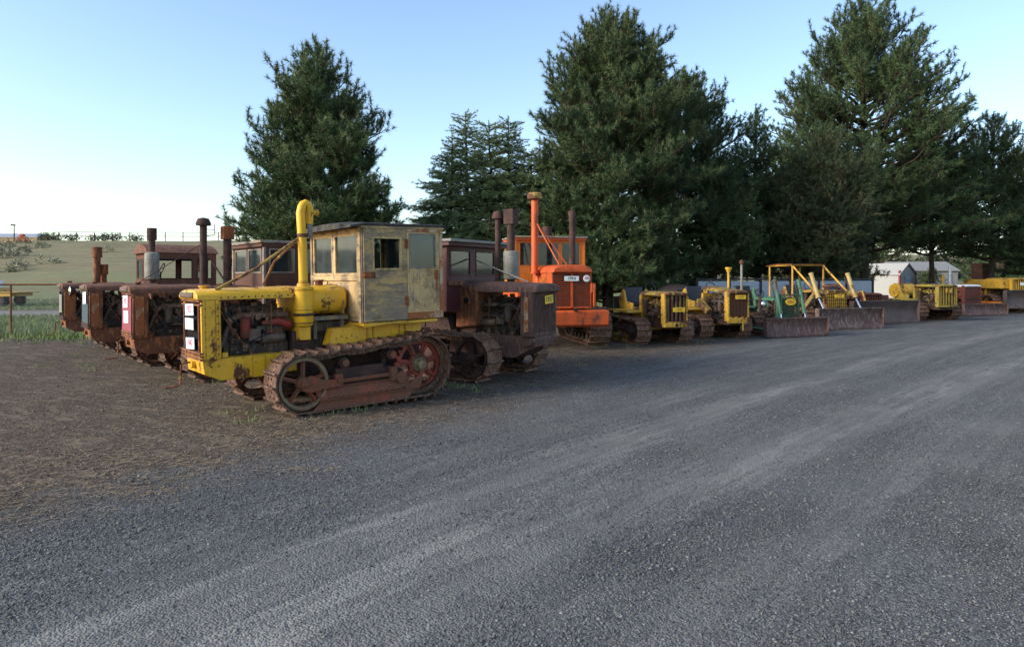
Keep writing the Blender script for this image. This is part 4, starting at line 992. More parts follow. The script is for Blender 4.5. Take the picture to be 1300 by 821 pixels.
def dirt_nodes(t, v):
    w = t.noise(v, 3, 3)
    vr = t.n('ShaderNodeVectorRotate', Vector=v, rotation_type='Z_AXIS', Angle=.5); mp = t.n('ShaderNodeMapping', Vector=vr.outputs[0]); mp.inputs['Scale'].default_value = (1, 3.5, 1)
    n1 = t.noise(v, .55, 6, .6); n2 = t.noise(mp.outputs[0], 9, 8, .75); n3 = t.noise(v, 48, 5, .75)
    c = t.mix(t.ramp(n1, .35, .65), (.115, .080, .053), (.185, .132, .088))
    c = t.mix(t.ramp(n2, .50, .70), c, (.22, .17, .115))
    c = t.mix(t.ramp(n3, .54, .68), c, (.31, .24, .165))
    c = t.mix(t.ramp(n3, .48, .36), c, (.035, .030, .026))
    c = t.mix(t.ramp(t.noise(v, 1.1, 8, .75), .54, .70), c, (.055, .047, .042))
    c = t.mix(t.math('MULTIPLY', t.ramp(t.noise(mp.outputs[0], 1.3, 9, .8), .50, .66), .7), c, (.27, .205, .14))
    return c, t.math('ADD', n3, t.math('MULTIPLY', n2, .8))

def ground_material():
    t = NT('dirt and grass'); v = t.coord()
    dc, dh = dirt_nodes(t, v); gc, gh = gravel_nodes(t, v)
    e = attr(t, 'edge'); n = t.noise(v, 2.2, 6, .7)
    gm = t.ramp(t.math('ADD', t.math('MULTIPLY', e, -.35), n), .28, .62)
    c = t.mix(gm, dc, gc)
    g = attr(t, 'grass')
    g1 = t.noise(v, .16, 5, .6); g2 = t.noise(v, 4, 6, .7)
    gcol = t.mix(t.ramp(g1, .42, .6), (.12, .17, .05), (.22, .20, .11))
    gcol = t.mix(t.ramp(g2, .4, .7), gcol, (.16, .20, .075))
    # pale gravel patch in the field and drier slope
    gmk = t.ramp(t.math('ADD', t.math('MULTIPLY', g, .6), t.math('MULTIPLY', t.noise(v, .7, 7, .75), 2.4)), 1.05, 1.5)
    c = t.mix(gmk, c, gcol)
    pp = attr(t, 'patch'); c = t.mix(pp, c, (.24, .22, .19))
    return t.done(c, .95, t.bump(t.math('ADD', dh, t.math('MULTIPLY', gh, .3)), .7, .02), spec=.15)
def ground_patch(x, y):
    d = ((x+27)/9)**2 + ((y-36)/3.0)**2
    return np.clip(1.3-d, 0, 1)*.75
xs_ = np.unique(np.concatenate([np.arange(-120, -24, 6), np.arange(-24, 26, .3), np.arange(26, 60, 2), np.arange(60, 200, 10)]))
ys_ = np.unique(np.concatenate([np.arange(-60, 0, 5), np.arange(0, 26, .3), np.arange(26, 60.1, 1.0)]))
m_ground = ground_material()
edge_f = lambda x, y: np.clip(qb(y) - (x - fq(y)) , -6, 6)*.72
gnd = grid_obj('ground', xs_, ys_, [m_ground], lambda x, y: np.zeros_like(x) + (vnoise(x, y, 1.3, 1)-.5)*.02*(np.clip((edge_f(x, y)-.4)*2, 0, 1)) - .012*np.clip(-edge_f(x, y)*4, 0, 1),
    dict(edge=edge_f, grass=lambda x, y: np.clip(grassf(x, y)*.5, -1, 1), patch=ground_patch))

def hill_material():
    t = NT('dry hillside'); v = t.coord(); g = attr(t, 'up')
    n = t.noise(v, .09, 6, .65); n2 = t.noise(v, .9, 7, .7); vs = t.coord(scale=(.25, 1, 1.5)); n3 = t.noise(vs, .5, 5, .6)
    tan_ = t.mix(t.ramp(n3, .35, .65), (.175, .160, .085), (.235, .20, .115))
    grn = t.mix(t.ramp(n2, .35, .7), (.14, .18, .06), (.22, .21, .10))
    c = t.mix(t.ramp(t.math('ADD', g, t.math('MULTIPLY', n, .5)), .30, .58), grn, tan_)
    c = t.mix(t.math('MULTIPLY', t.ramp(n2, .48, .66), .55), c, (.15, .155, .085))
    vb = t.coord(scale=(.15, 1, 1)); c = t.mix(t.math('MULTIPLY', t.ramp(t.noise(vb, .35, 6, .7), .48, .60), .5), c, (.20, .145, .09))
    return t.done(c, .95, t.bump(n2, .5, .3), spec=.1)
xh = np.unique(np.concatenate([np.arange(-400, -130, 15), np.arange(-130, 160, 3), np.arange(160, 520, 15)]))
yh = np.unique(np.concatenate([np.arange(60, 165, 2.2), np.arange(165, 900, 40), [60.0]]))
hill = grid_obj('hill', xh, yh, [hill_material()], zt, dict(up=lambda x, y: np.clip((y-60)/90, 0, 1)))

def road_material():
    t = NT('gravel road'); v = t.coord(); gc, gh = gravel_nodes(t, v); dc, dh = dirt_nodes(t, v)
    e = attr(t, 'edge'); rut = attr(t, 'rut')
    n = t.noise(v, 2.0, 7, .7)
    vv = t.n('ShaderNodeVectorRotate', Vector=v, rotation_type='Z_AXIS', Angle=-R(47)); mp = t.n('ShaderNodeMapping', Vector=vv.outputs[0]); mp.inputs['Scale'].default_value = (.22, 1.5, 1)
    ns = t.noise(mp.outputs[0], 1.6, 7, .7)
    fine = t.noise(v, 90, 4, .7)
    dust = t.mix(fine, (.21, .195, .17), (.33, .305, .265))
    sp = t.n('ShaderNodeSeparateXYZ', i0=v); cb = t.n('ShaderNodeCombineXYZ', X=attr(t, 'lat'), Y=t.math('MULTIPLY', sp.outputs[1], .09))
    st1 = t.noise(cb.outputs[0], 2.2, 6, .72, .15); st2 = t.noise(cb.outputs[0], 7.5, 5, .7, .1)
    rm = t.math('MULTIPLY', rut, t.ramp(t.math('ADD', t.math('MULTIPLY', ns, .7), t.math('MULTIPLY', n, .3)), .33, .60))
    c = t.mix(t.math('MULTIPLY', rm, .9), gc, dust)
    c = t.mix(t.math('MULTIPLY', t.ramp(st1, .50, .62), t.math('ADD', t.math('MULTIPLY', rut, .45), .28)), c, dust)
    c = t.mix(t.math('MULTIPLY', t.ramp(st2, .54, .64), t.math('ADD', t.math('MULTIPLY', rut, .40), .10)), c, (.27, .25, .22))
    c = t.mix(t.math('MULTIPLY', t.ramp(st1, .47, .38), .40), c, (.055, .054, .054))
    c = t.mix(t.math('MULTIPLY', t.ramp(ns, .42, .72), .45), c, (.20, .19, .17))
    c = t.mix(t.math('MULTIPLY', t.ramp(t.noise(v, .6, 5), .4, .7), .3), c, (.05, .052, .058))
    dm = t.ramp(t.math('ADD', t.math('MULTIPLY', e, .55), t.math('MULTIPLY', n, 1.3)), .62, 1.15, (1, 1, 1), (0, 0, 0))
    c = t.mix(t.math('MULTIPLY', dm, .8), c, dc)
    return t.done(c, .9, t.bump(t.math('ADD', gh, t.math('MULTIPLY', fine, .3)), .8, .012), spec=.2)
def rutf(x, y):
    q = x - fq(y); q2 = np.interp(y, [-10, 4.3, 7.2, 10.2, 15.7, 60], [.6, 1.1, 2.0, 2.5, 3.15, 3.6])
    w = .22 + .05*np.clip(y/20, 0, 2); a = np.exp(-((q-.0)/(w*1.9))**2) + np.exp(-((q-q2)/(w*2.6))**2) + .9*np.exp(-((q-.9)/.8)**2)*np.clip((6.0-y)/2, 0, 1) + .55*np.exp(-((q-q2-1.9)/(w*1.6))**2)+ .35*np.exp(-((q+1.3)/(w*1.2))**2)
    return np.clip(a, 0, 1)
Yr = np.unique(np.concatenate([np.arange(-30, 2, 1), np.arange(2, 14, .08), np.arange(14, 30, .2), np.arange(30, 62, 1)]))
Q = np.concatenate([np.linspace(0, 1, 14)**1.3*1.2, np.linspace(1.2, 12, 90)[1:], np.linspace(12, 26, 10)[1:]])
qq, yy = np.meshgrid(Q, Yr)
jag = (vnoise(yy*0+3, yy, .25, 4)-.5)*.35 + (vnoise(yy*0+7, yy, 1.1, 5)-.5)*.7
xx = fq(yy) + qb(yy) + qq + jag*np.exp(-qq)
zz = .004 + .004*np.clip(qq*3, 0, 1) - .018*rutf(xx, yy)*0 + (vnoise(xx, yy, .8, 3)-.5)*.006*np.clip(qq, 0, 1)
ii = np.arange(len(Q)-1)[None, :] + len(Q)*np.arange(len(Yr)-1)[:, None]
road = np_mesh('gravel_road', np.stack([xx, yy, zz], -1).reshape(-1, 3), np.stack([ii, ii+1, ii+len(Q)+1, ii+len(Q)], -1).reshape(-1, 4), [road_material()], smooth=True,
               attrs=dict(edge=(qq*.72).ravel(), rut=rutf(xx, yy).ravel(), lat=((xx-fq(yy))*np.interp(yy, [0, 5, 10, 20, 60], [1.15, 1.0, .88, .75, .7])).ravel()))
road['kind'] = 'structure'

# loose stones
def stones(name, P, r, mat, seed, flat=.6):
    q = np.random.RandomState(seed); n = len(P)
    base = np.array([(1,0,0),(0,1,0),(-1,0,0),(0,-1,0),(0,0,1),(0,0,-1)], float)
    V = base[None]*(1 + q.uniform(-.38, .38, (n, 6, 1)))
    V[:, :4, 2] += q.uniform(-.35, .35, (n, 4)); V = V*np.stack([q.uniform(.7, 1.3, n), q.uniform(.7, 1.1, n), np.full(n, flat)], -1)[:, None]
    a = q.uniform(0, 2*np.pi, n); ca, sa = np.cos(a)[:, None], np.sin(a)[:, None]
    V = np.stack([V[..., 0]*ca - V[..., 1]*sa, V[..., 0]*sa + V[..., 1]*ca, V[..., 2]], -1)*r[:, None, None] + P[:, None]
    T = np.array([(0,1,4),(1,2,4),(2,3,4),(3,0,4),(1,0,5),(2,1,5),(3,2,5),(0,3,5)])
    F = (np.arange(n)[:, None, None]*6 + T[None]).reshape(-1, 3)
    return np_mesh(name, V.reshape(-1, 3), F, [mat], attrs=dict(tone=np.repeat(q.uniform(0, 1, n), 6)))
def stone_material(name='stones', cols=((.042, .042, .043), (.104, .100, .096), (.21, .203, .19))):
    t = NT(name); a = attr(t, 'tone')
    return t.done(t.ramp(a, 0, 1, cols[0], cols[2], [(.55, cols[1])]), .85, spec=.3)
n = 260000
Ys = 3.0 + 16*rs.beta(1, 2.6, n); lim = .80*Ys + .6
Xs = rs.uniform(-1, 1, n)*lim
rutv = rutf(Xs, Ys); ed = edge_f(Xs, Ys)
keep = (rs.uniform(0, 1, n) < (1 - .88*rutv)) & (ed + rs.normal(0, .35, n) < .15)
Xs, Ys = Xs[keep], Ys[keep]; r_ = rs.uniform(.0026, .0068, len(Xs)) * (1 + .9*(rs.uniform(0, 1, len(Xs)) > .95)) * (1 + Ys/28)
st = stones('loose_gravel', np.stack([Xs, Ys, .008 + r_*.25], -1), r_, stone_material(), 3)
tag(st, 'loose blue-grey gravel stones covering the road', None, None, 'stuff')
# straw and litter on the parking dirt
def strips(name, P, ang, L, W, tilt, mat, seed):
    n = len(P); q = np.random.RandomState(seed)
    d = np.stack([np.cos(ang), np.sin(ang), tilt], -1)*L[:, None]; s_ = np.stack([-np.sin(ang), np.cos(ang), np.zeros(n)], -1)*W[:, None]*.5
    mid = d*.5 + np.stack([q.normal(0, .08, n)*L, q.normal(0, .08, n)*L, q.uniform(.02, .10, n)*L], -1)
    V = np.stack([P - s_, P + s_, P + mid + s_, P + mid - s_, P + d + s_*.5, P + d - s_*.5], 1)
    T = np.array([(0, 1, 2, 3), (3, 2, 4, 5)])
    F = (np.arange(n)[:, None, None]*6 + T[None]).reshape(-1, 4)
    return np_mesh(name, V.reshape(-1, 3), F, [mat], attrs=dict(tone=np.repeat(q.uniform(0, 1, n), 6)))
n = 60000
Ys = 5 + 17*rs.beta(1.2, 1.2, n); Xs = rs.uniform(-1, .35, n)*(.80*Ys)
ed = edge_f(Xs, Ys); cl = vnoise(Xs, Ys, .5, 7)*vnoise(Xs, Ys, 2.0, 8)
keep = (ed > rs.normal(-.1, .5, n)) & (cl > rs.uniform(-.1, .42, n))
Xs, Ys = Xs[keep], Ys[keep]; nk = len(Xs)
# a few denser wisps by the road edge
for (wx, wy, k, sp) in ((-3.35, 5.95, 160, .22), (-3.3, 6.9, 110, .18), (-2.0, 6.6, 60, .15), (-5.1, 6.9, 90, .3), (-1.3, 8.9, 80, .25), (-3.6, 8.1, 70, .3), (-4.0, 5.3, 80, .25), (-5.5, 9.5, 100, .5)):
    Xs = np.append(Xs, wx + rs.normal(0, sp*1.5, k)); Ys = np.append(Ys, wy + rs.normal(0, sp*.5, k))
nk = len(Xs)
t = NT('straw'); m_straw = t.done(t.ramp(attr(t, 'tone'), 0, 1, (.15, .10, .06), (.42, .31, .19), [(.5, (.25, .18, .11))]), .8, spec=.2)
stw = strips('straw_litter', np.stack([Xs, Ys, np.full(nk, .012)], -1), rs.normal(.35, .8, nk), rs.uniform(.03, .12, nk), rs.uniform(.003, .008, nk), rs.uniform(0, .06, nk), m_straw, 9)
tag(stw, 'dry straw and pine needle litter on the packed dirt', None, None, 'stuff')
n = 16000
Ys = 6 + 16*rs.beta(1.1, 1.9, n); Xs = rs.uniform(-1, .4, n)*(.80*Ys); ed = edge_f(Xs, Ys); keep = (ed > -.1) & (rs.uniform(0, 1, n) < .35 + .65*vnoise(Xs, Ys, 1.2, 3))
Xs, Ys = Xs[keep], Ys[keep]
pb = stones('pebbles', np.stack([Xs, Ys, np.full(len(Xs), .008)], -1), rs.uniform(.004, .016, len(Xs)), stone_material('pebble tones', ((.06, .045, .035), (.13, .105, .08), (.26, .22, .17))), 13)
tag(pb, 'brown pebbles and clods scattered on the packed dirt', None, None, 'stuff')

# grass blades
def blades(name, X, Yb, h, mat, seed, w=.012, z0=None):
    q = np.random.RandomState(seed); n = len(X); a = q.uniform(0, 2*np.pi, n)
    z = np.zeros(n) if z0 is None else z0
    P = np.stack([X, Yb, z], -1); s_ = np.stack([np.cos(a), np.sin(a), a*0], -1)*w; ln = np.stack([q.normal(0, .3, n)*h, q.normal(0, .3, n)*h, h], -1)
    V = np.stack([P-s_, P+s_, P+ln], 1); F = np.arange(3*n).reshape(n, 3)
    return np_mesh(name, V.reshape(-1, 3), F, [mat], attrs=dict(tone=np.repeat(q.uniform(0, 1, n), 3)))
t = NT('grass blade'); m_grass = t.done(t.ramp(attr(t, 'tone'), 0, 1, (.10, .16, .035), (.26, .25, .11), [(.6, (.17, .25, .07))]), .7, spec=.2)
wx, wy = [], []
for (a, b, k, sp) in ((-3.6, 9.2, 60, .25), (-.7, 11.3, 80, .3), (-5.6, 12.3, 60, .4), (1.2, 15.0, 70, .4), (3.0, 18.3, 60, .35), (-8.5, 14.5, 80, .6), (5.2, 20.0, 60, .3), (-2.2, 9.6, 40, .2), (-11.5, 15.5, 120, .8), (-12.8, 17.6, 200, 1.2)):
    for c in range(5):
        ox, oy = rs.normal(a, sp), rs.normal(b, sp); wx += list(rs.normal(ox, .06, k//5)); wy += list(rs.normal(oy, .06, k//5))
wd = blades('weeds', np.array(wx), np.array(wy), rs.uniform(.03, .10, len(wx)), m_grass, 8, w=.006)
tag(wd, 'small tufts of weeds growing on the packed dirt around the tracks', None, None, 'stuff')
n = 150000
Ys = 19 + 42*rs.beta(1, 1.7, n); Xs = rs.uniform(-1, .8, n)*Ys*.85
g_ = grassf(Xs, Ys); keep = (g_ > rs.normal(.4, .9, n) + (vnoise(Xs, Ys, .9, 12)-.5)*2.5) & (ground_patch(Xs, Ys) < .2) & (vnoise(Xs, Ys, 1.4, 6) + rs.uniform(-.2, .5, n) > .32)
Xs, Ys = Xs[keep], Ys[keep]
gr = blades('grass', Xs, Ys, rs.uniform(.05, .20, len(Xs)), m_grass, 4, w=.014)
tag(gr, 'short green grass growing beyond the packed dirt', None, None, 'stuff')

# sagebrush on the hillside: loose leafy clumps
def leaf_mesh(centres, radii, per, L, W, seed, squash=.7):
    q = np.random.RandomState(seed); C_ = np.repeat(centres, per, 0); r = np.repeat(radii, per)
    n = len(C_); d = q.normal(0, 1, (n, 3)); d /= np.linalg.norm(d, axis=1)[:, None]
    P = C_ + d*(r*q.uniform(.35, 1.0, n)**.6)[:, None]*np.array([1, 1, squash])
    e = d + q.normal(0, .6, (n, 3)); e /= np.linalg.norm(e, axis=1)[:, None]
    s_ = np.cross(e, q.normal(0, 1, (n, 3))); s_ /= np.linalg.norm(s_, axis=1)[:, None]
    l = (L*q.uniform(.6, 1.4, n))[:, None]
    V = np.stack([P - s_*W, P + s_*W, P + e*l], 1).reshape(-1, 3)
    return V, np.arange(3*n).reshape(n, 3), np.repeat(q.uniform(0, 1, n), 3)
n = 200
Ys = rs.uniform(88, 147, n); tt = rs.uniform(-.95, -.52, n); w_ = rs.uniform(0, 1, n)
keep = (tt < -.655 - .06*vnoise(tt*40, Ys, 5, 3)) | (w_ < .03)
Xs, Ys = (tt*Ys)[keep], Ys[keep]; rad = rs.uniform(.4, 1.2, len(Xs))
V, F, tn = leaf_mesh(np.stack([Xs, Ys, zt(Xs, Ys)+rad*.35], -1), rad, 90, .35, .09, 6)
t = NT('sage leaf'); m_sage = t.done(t.ramp(attr(t, 'tone'), 0, 1, (.15, .15, .095), (.26, .24, .165)), .85, spec=.1)
sg = np_mesh('sagebrush_cover', V, F, [m_sage], attrs=dict(tone=tn)); tag(sg, 'grey-green sagebrush clumps covering the slope at far left', None, None, 'stuff')
n = 60

# ------------------------------------------------------------------ trees
def bark_mat(name, a=(.035, .027, .02), b=(.09, .068, .05)):
    t = NT(name); v = t.coord(scale=(1, 1, .35)); n = t.noise(v, 14, 6, .7)
    return t.done(t.mix(t.ramp(n, .35, .65), a, b), .95, t.bump(n, .8, .03), spec=.1)
m_bark = bark_mat('pine bark')
def needle_mat(name, dark, mid, light):
    t = NT(name); v = t.coord(); a = attr(t, 'tone'); big = t.noise(v, .55, 4, .6)
    k = t.math('ADD', t.math('MULTIPLY', a, .62), t.math('MULTIPLY', t.ramp(big, .35, .65), .38))
    c = t.ramp(k, .05, .95, dark, light, [(.5, mid)])
    return t.done(c, .6, spec=.25)
m_needle = needle_mat('pine needles', (.024, .048, .017), (.064, .110, .038), (.145, .185, .065))
m_needle_deep = needle_mat('deep green needles', (.020, .040, .015), (.051, .087, .033), (.118, .155, .056))
m_needle_brown = needle_mat('browning needles', (.024, .044, .021), (.060, .088, .038), (.15, .145, .062))
m_cedar = needle_mat('cedar sprays', (.06, .10, .040), (.155, .21, .085), (.27, .33, .14))
m_shoot = plain('pine shoots', (.27, .19, .10), .8)

def tubes_np(segs, nside=4):
    """segs: list of (p0, p1, r0, r1)"""
    P0 = np.array([s[0] for s in segs]); P1 = np.array([s[1] for s in segs]); r0 = np.array([s[2] for s in segs]); r1 = np.array([s[3] for s in segs])
    d = P1-P0; d /= np.linalg.norm(d, axis=1)[:, None]+1e-9
    a = np.where(np.abs(d[:, 2:3]) < .9, np.array([[0, 0, 1.]]), np.array([[1., 0, 0]]))
    u = np.cross(d, a); u /= np.linalg.norm(u, axis=1)[:, None]; w = np.cross(d, u); V = []
    for k in range(nside):
        c, s_ = math.cos(2*PI*k/nside), math.sin(2*PI*k/nside); V.append(P0 + (u*c+w*s_)*r0[:, None])
    for k in range(nside):
        c, s_ = math.cos(2*PI*k/nside), math.sin(2*PI*k/nside); V.append(P1 + (u*c+w*s_)*r1[:, None])
    V = np.stack(V, 1).reshape(-1, 3); T = np.array([(k, (k+1) % nside, nside+(k+1) % nside, nside+k) for k in range(nside)])
    F = (np.arange(len(segs))[:, None, None]*2*nside + T[None]).reshape(-1, 4)
    return V, F

def conifer(label, x, y, stems, seed, mat, needles=24, nl=.15, nw=.011, whorl=.36, per=6, twig=.24, kind='pine_tree', droop=0, shoots=0, cat='pine tree', group='conifers behind the machines', up=1.0, tuft_gap=.17, sparse=0, z0=0, TL=1.2, sec=.55):
    """stems: list of (dx, dy, height, [(z, radius)...], first branch z, asym)"""
    q = np.random.RandomState(seed); root = thing(kind, label, cat, (x, y, z0), 0, group)
    segs = []; TP = []; TD = []; TT = []; SP = []; SD = []
    for (dx, dy, H, prof, hb, asym) in stems:
        zs_ = [p[0] for p in prof]; rr = [p[1] for p in prof]
        tr = H*.016 + .04; prev = np.array([dx*.3, dy*.3, 0.]); K = 14
        off = q.normal(0, .05, (K+1, 2)).cumsum(0)*.6
        pts = []
        for k in range(K+1):
            u = k/K; p = np.array([dx*(.3+.7*min(1, u*2)) + off[k, 0], dy*(.3+.7*min(1, u*2)) + off[k, 1], H*u]); pts.append(p)
        for k in range(K): segs.append((pts[k]-[0, 0, .05], pts[k+1], tr*(1-k/K*.93), tr*(1-(k+1)/K*.93)))
        pa = np.array(pts); axis = lambda z: np.array([np.interp(z, pa[:, 2], pa[:, 0]), np.interp(z, pa[:, 2], pa[:, 1]), z])
        z = hb; ph = q.uniform(0, 6); z_in = z
        while z < H-.15:
            u = z/H; nb = per + q.randint(-1, 2) if u < .9 else max(3, per-2)
            for b in range(nb):
                a = ph + 2*np.pi*b/nb + q.normal(0, .35); z = z_in + q.normal(0, .16)*min(1, (H-z_in)/1.5)
                Rm = np.interp(z, zs_, rr)*q.uniform(.72, 1.06)*(1 + asym[0]*math.cos(a) + asym[1]*math.sin(a))
                if Rm < .12: continue
                el = (.02 + .75*u**1.6)*up - droop*.35*(1-u) + q.normal(0, .08)
                zb = z - Rm*math.sin(el)*.55*up; zb = max(zb, hb*.6)
                p = axis(min(zb, H-.1)); n = max(3, int(Rm/.45)+1); d0 = np.array([math.cos(a), math.sin(a), 0.])
                br = .012 + .016*Rm**.9; pts_b = [p]
                for k in range(1, n+1):
                    t_ = k/n
                    e2 = el + (.45*t_**2*up if not droop else -.4*t_*droop)
                    d = d0*math.cos(e2) + np.array([0, 0, math.sin(e2)]) + q.normal(0, .13, 3)
                    pts_b.append(pts_b[-1] + d*Rm/n)
                for k in range(n): segs.append((pts_b[k], pts_b[k+1], br*(1-k/n*.85), br*(1-(k+1)/n*.85)))
                limbs = [(pts_b, Rm, a, el)]
                if Rm > 2.0 and not droop:
                    pb_ = np.array(pts_b); S = np.linspace(0, 1, n+1); t_ = max(.25, 1-4.5/Rm); side = 1
                    while t_ < .93:
                        o = np.array([np.interp(t_, S, pb_[:, i]) for i in range(3)]); L2 = (.42*Rm*(1-t_) + .45)*q.uniform(.7, 1.2)
                        a2 = a + side*q.uniform(.45, .95); e2 = el + q.uniform(-.1, .55); m_ = 3; p2 = [o]
                        for k in range(m_):
                            d = np.array([math.cos(a2)*math.cos(e2), math.sin(a2)*math.cos(e2), math.sin(e2)]) + q.normal(0, .12, 3); e2 += .12
                            p2.append(p2[-1] + d*L2/m_); segs.append((p2[-2], p2[-1], br*.5*(1-k/m_*.7), br*.5*(1-(k+1)/m_*.7)))
                        limbs.append((p2, L2, a2, el+.15)); side = -side; t_ += sec/Rm*q.uniform(.7, 1.3)
                for (pl_, Rl, al, ell) in limbs:
                    pb_ = np.array(pl_); S = np.linspace(0, 1, len(pl_))
                    at = lambda t_: np.array([np.interp(t_, S, pb_[:, i]) for i in range(3)])
                    t_ = max(.22, 1-3.0/Rl) * q.uniform(.8, 1.2) if Rl == Rm else .25; side = 1
                    while t_ <= 1.0:
                        o = at(t_); tl = TL*(.22 + .62*(1-t_)*min(1, Rl/2.2) + .26*q.uniform())
                        ang = al + side*q.uniform(.5, 1.25) if t_ < .97 else al
                        ez = ell + q.uniform(-.30, 1.1)*up if not droop else ell - q.uniform(.1, .7)*droop
                        td = np.array([math.cos(ang)*math.cos(ez), math.sin(ang)*math.cos(ez), math.sin(ez)])
                        segs.append((o, o+td*tl, .009, .004))
                        nt_ = max(1, int(tl/tuft_gap)); tn_ = q.uniform()
                        for k in range(nt_):
                            dd = td + q.normal(0, .25, 3) + np.array([0, 0, .30*up if not droop else -.15]); dd /= np.linalg.norm(dd)
                            TP.append(o + td*tl*(k+1)/nt_ + q.normal(0, .02, 3)); TD.append(dd); TT.append(.65*tn_ + .35*q.uniform())
                            if shoots and k == nt_-1 and q.uniform() < shoots*(.35+u):
                                SP.append(TP[-1]); SD.append(np.array([0, 0, 1.]) + dd*.25)
                        side = -side; t_ += twig/Rl*q.uniform(.7, 1.3)
            z_in += whorl*q.uniform(.8, 1.2)*(1-.35*u); z = z_in; ph += 1.1
        for k in range(4): TP.append(axis(H-.05-.1*k)); TD.append(np.array([0, 0, 1.])); TT.append(.5)
        if shoots: SP.append(axis(H)); SD.append(np.array([0, 0, 1.5]))
    V, F = tubes_np(segs); 
    np_mesh('trunk', V, F, [m_bark], parent=root)
    TP, TD, TT = np.array(TP), np.array(TD), np.array(TT); n = len(TP)
    N = needles; P = np.repeat(TP, N, 0); D = np.repeat(TD, N, 0); T_ = np.repeat(TT, N)
    k = len(P); s_ = q.uniform(-.10, .02, k)*(nl/.15)
    P = P + D*s_[:, None]
    e = D*q.uniform(.25, 1.0, k)[:, None] + q.normal(0, .55, (k, 3)); e /= np.linalg.norm(e, axis=1)[:, None]
    sd = np.cross(e, q.normal(0, 1, (k, 3))); sd /= np.linalg.norm(sd, axis=1)[:, None]+1e-9
    l = (nl*q.uniform(.65, 1.2, k))[:, None]
    V = np.stack([P - sd*nw, P + sd*nw, P + e*l], 1).reshape(-1, 3); F = np.arange(3*k).reshape(k, 3); idx = np.zeros(k, int)
    tone = np.repeat(np.clip(T_ + q.normal(0, .12, k), 0, 1), 3)
    if SP:
        SP, SD = np.array(SP), np.array(SD); SD /= np.linalg.norm(SD, axis=1)[:, None]; L = q.uniform(.12, .26, len(SP))[:, None]
        for r in range(2):
            sd = np.cross(SD, [[1., 0, 0], [0, 1., 0]][r]); sd /= np.linalg.norm(sd, axis=1)[:, None]
            Vs = np.stack([SP - sd*.016, SP + sd*.016, SP + SD*L], 1).reshape(-1, 3)
            F = np.concatenate([F, len(V) + np.arange(len(Vs)).reshape(-1, 3)]); V = np.concatenate([V, Vs]); idx = np.concatenate([idx, np.ones(len(SP), int)]); tone = np.concatenate([tone, np.full(len(Vs), .5)])
    np_mesh('crown', V, F, [mat, m_shoot], parent=root, mat_idx=idx, attrs=dict(tone=tone))
    return root, len(F)

TOT = 0
def T(*a, **k):
    global TOT
    r, n = conifer(*a, **k); TOT += n; return r
def px(u, Y): return (u-650)/877*Y
T('cone-shaped pine with tan upright shoots standing alone behind the left cabs', px(403, 27), 27,
  [(0, 0, 10.9, [(0, 2.6), (1.3, 3.1), (3.4, 3.5), (5, 3.4), (6.5, 3.0), (8.1, 2.35), (9.3, 1.6), (10.2, .8), (10.9, .2)], 1.2, (0, 0))], 3, m_needle, needles=32, nl=.22, nw=.011, shoots=.9, per=6, whorl=.42, twig=.24)
T('pale green cedar with several drooping pointed leaders', px(618, 30), 30,
  [(-1.6, 0, 8.2, [(0, 2.3), (3.6, 2.1), (5.7, 1.15), (6.8, 0.51), (7.9, .1)], .8, (-.15, 0)), (-.75, .3, 9.1, [(0, 2.0), (4.1, 1.8), (6.6, 1.00), (7.8, 0.44), (9.1, .1)], .8, (0, 0)),
   (.0, -.2, 8.6, [(0, 2.0), (3.9, 1.8), (6.2, 1.00), (7.4, 0.44), (8.6, .1)], .8, (0, 0)), (1.1, .2, 8.9, [(0, 2.0), (4.0, 1.8), (6.4, 1.00), (7.7, 0.44), (8.9, .1)], .8, (0, 0)), (2.1, 0, 7.4, [(0, 2.3), (3.6, 2.1), (5.7, 1.15), (6.8, 0.51), (7.9, .1)], .8, (.1, 0)), (3.1, .4, 7.7, [(0, 2.2), (3.5, 2.1), (5.8, 1.3), (6.8, .6), (7.7, .1)], .8, (.1, 0))],
  9, m_cedar, needles=15, nl=.13, nw=.011, droop=.75, up=.8, kind='cedar_tree', cat='cedar', per=7, whorl=.31, tuft_gap=.11, twig=.18, TL=1.35)
T('tallest broad dark pine directly behind the orange tractor', px(772, 30), 30,
  [(0, 0, 13.2, [(0, 3.2), (2, 3.9), (5.3, 4.4), (8.0, 4.3), (9.6, 3.7), (10.8, 2.8), (12.2, 1.4), (13.2, .3)], 1.0, (.08, 0))], 15, m_needle_deep, needles=32, nl=.22, nw=.011, shoots=.8, per=6, whorl=.42, twig=.24)
T('dark open pine with ragged side limbs just right of the tallest broad pine', px(868, 35), 35,
  [(0, 0, 12.0, [(0, 2.8), (3, 3.4), (7, 3.9), (9.5, 2.9), (11, 1.5), (12.0, .2)], 1.0, (.1, 0))], 21, m_needle_deep, needles=20, nl=.20, nw=.014, per=6, whorl=.5, twig=.28)
T('short dense dark pine filling in behind the small yellow crawlers', px(905, 32.5), 32.5,
  [(0, 0, 7.4, [(0, 2.0), (2, 2.6), (5, 2.0), (7.4, .2)], 2.2, (0, 0))], 22, m_needle_deep, needles=24, nl=.16, nw=.013, per=6, whorl=.36)
T('mid-height dark pine with pointed top between the tallest and the browning pine', px(962, 37), 37,
  [(0, 0, 10.7, [(0, 2.6), (3, 2.9), (6, 2.5), (8.6, 1.4), (10.7, .2)], 2.0, (0, 0))], 23, m_needle_deep, needles=24, nl=.17, nw=.014, per=6, whorl=.42)
T('dense rounded pine with browning needles behind the pipe canopy', px(1043, 34), 34,
  [(0, 0, 9.0, [(0, 2.5), (2, 3.0), (4, 3.3), (6.5, 2.5), (8, 1.6), (9.0, .3)], 2.1, (0, 0))], 27, m_needle_brown, needles=20, nl=.15, nw=.013, per=7, whorl=.38, twig=.24)
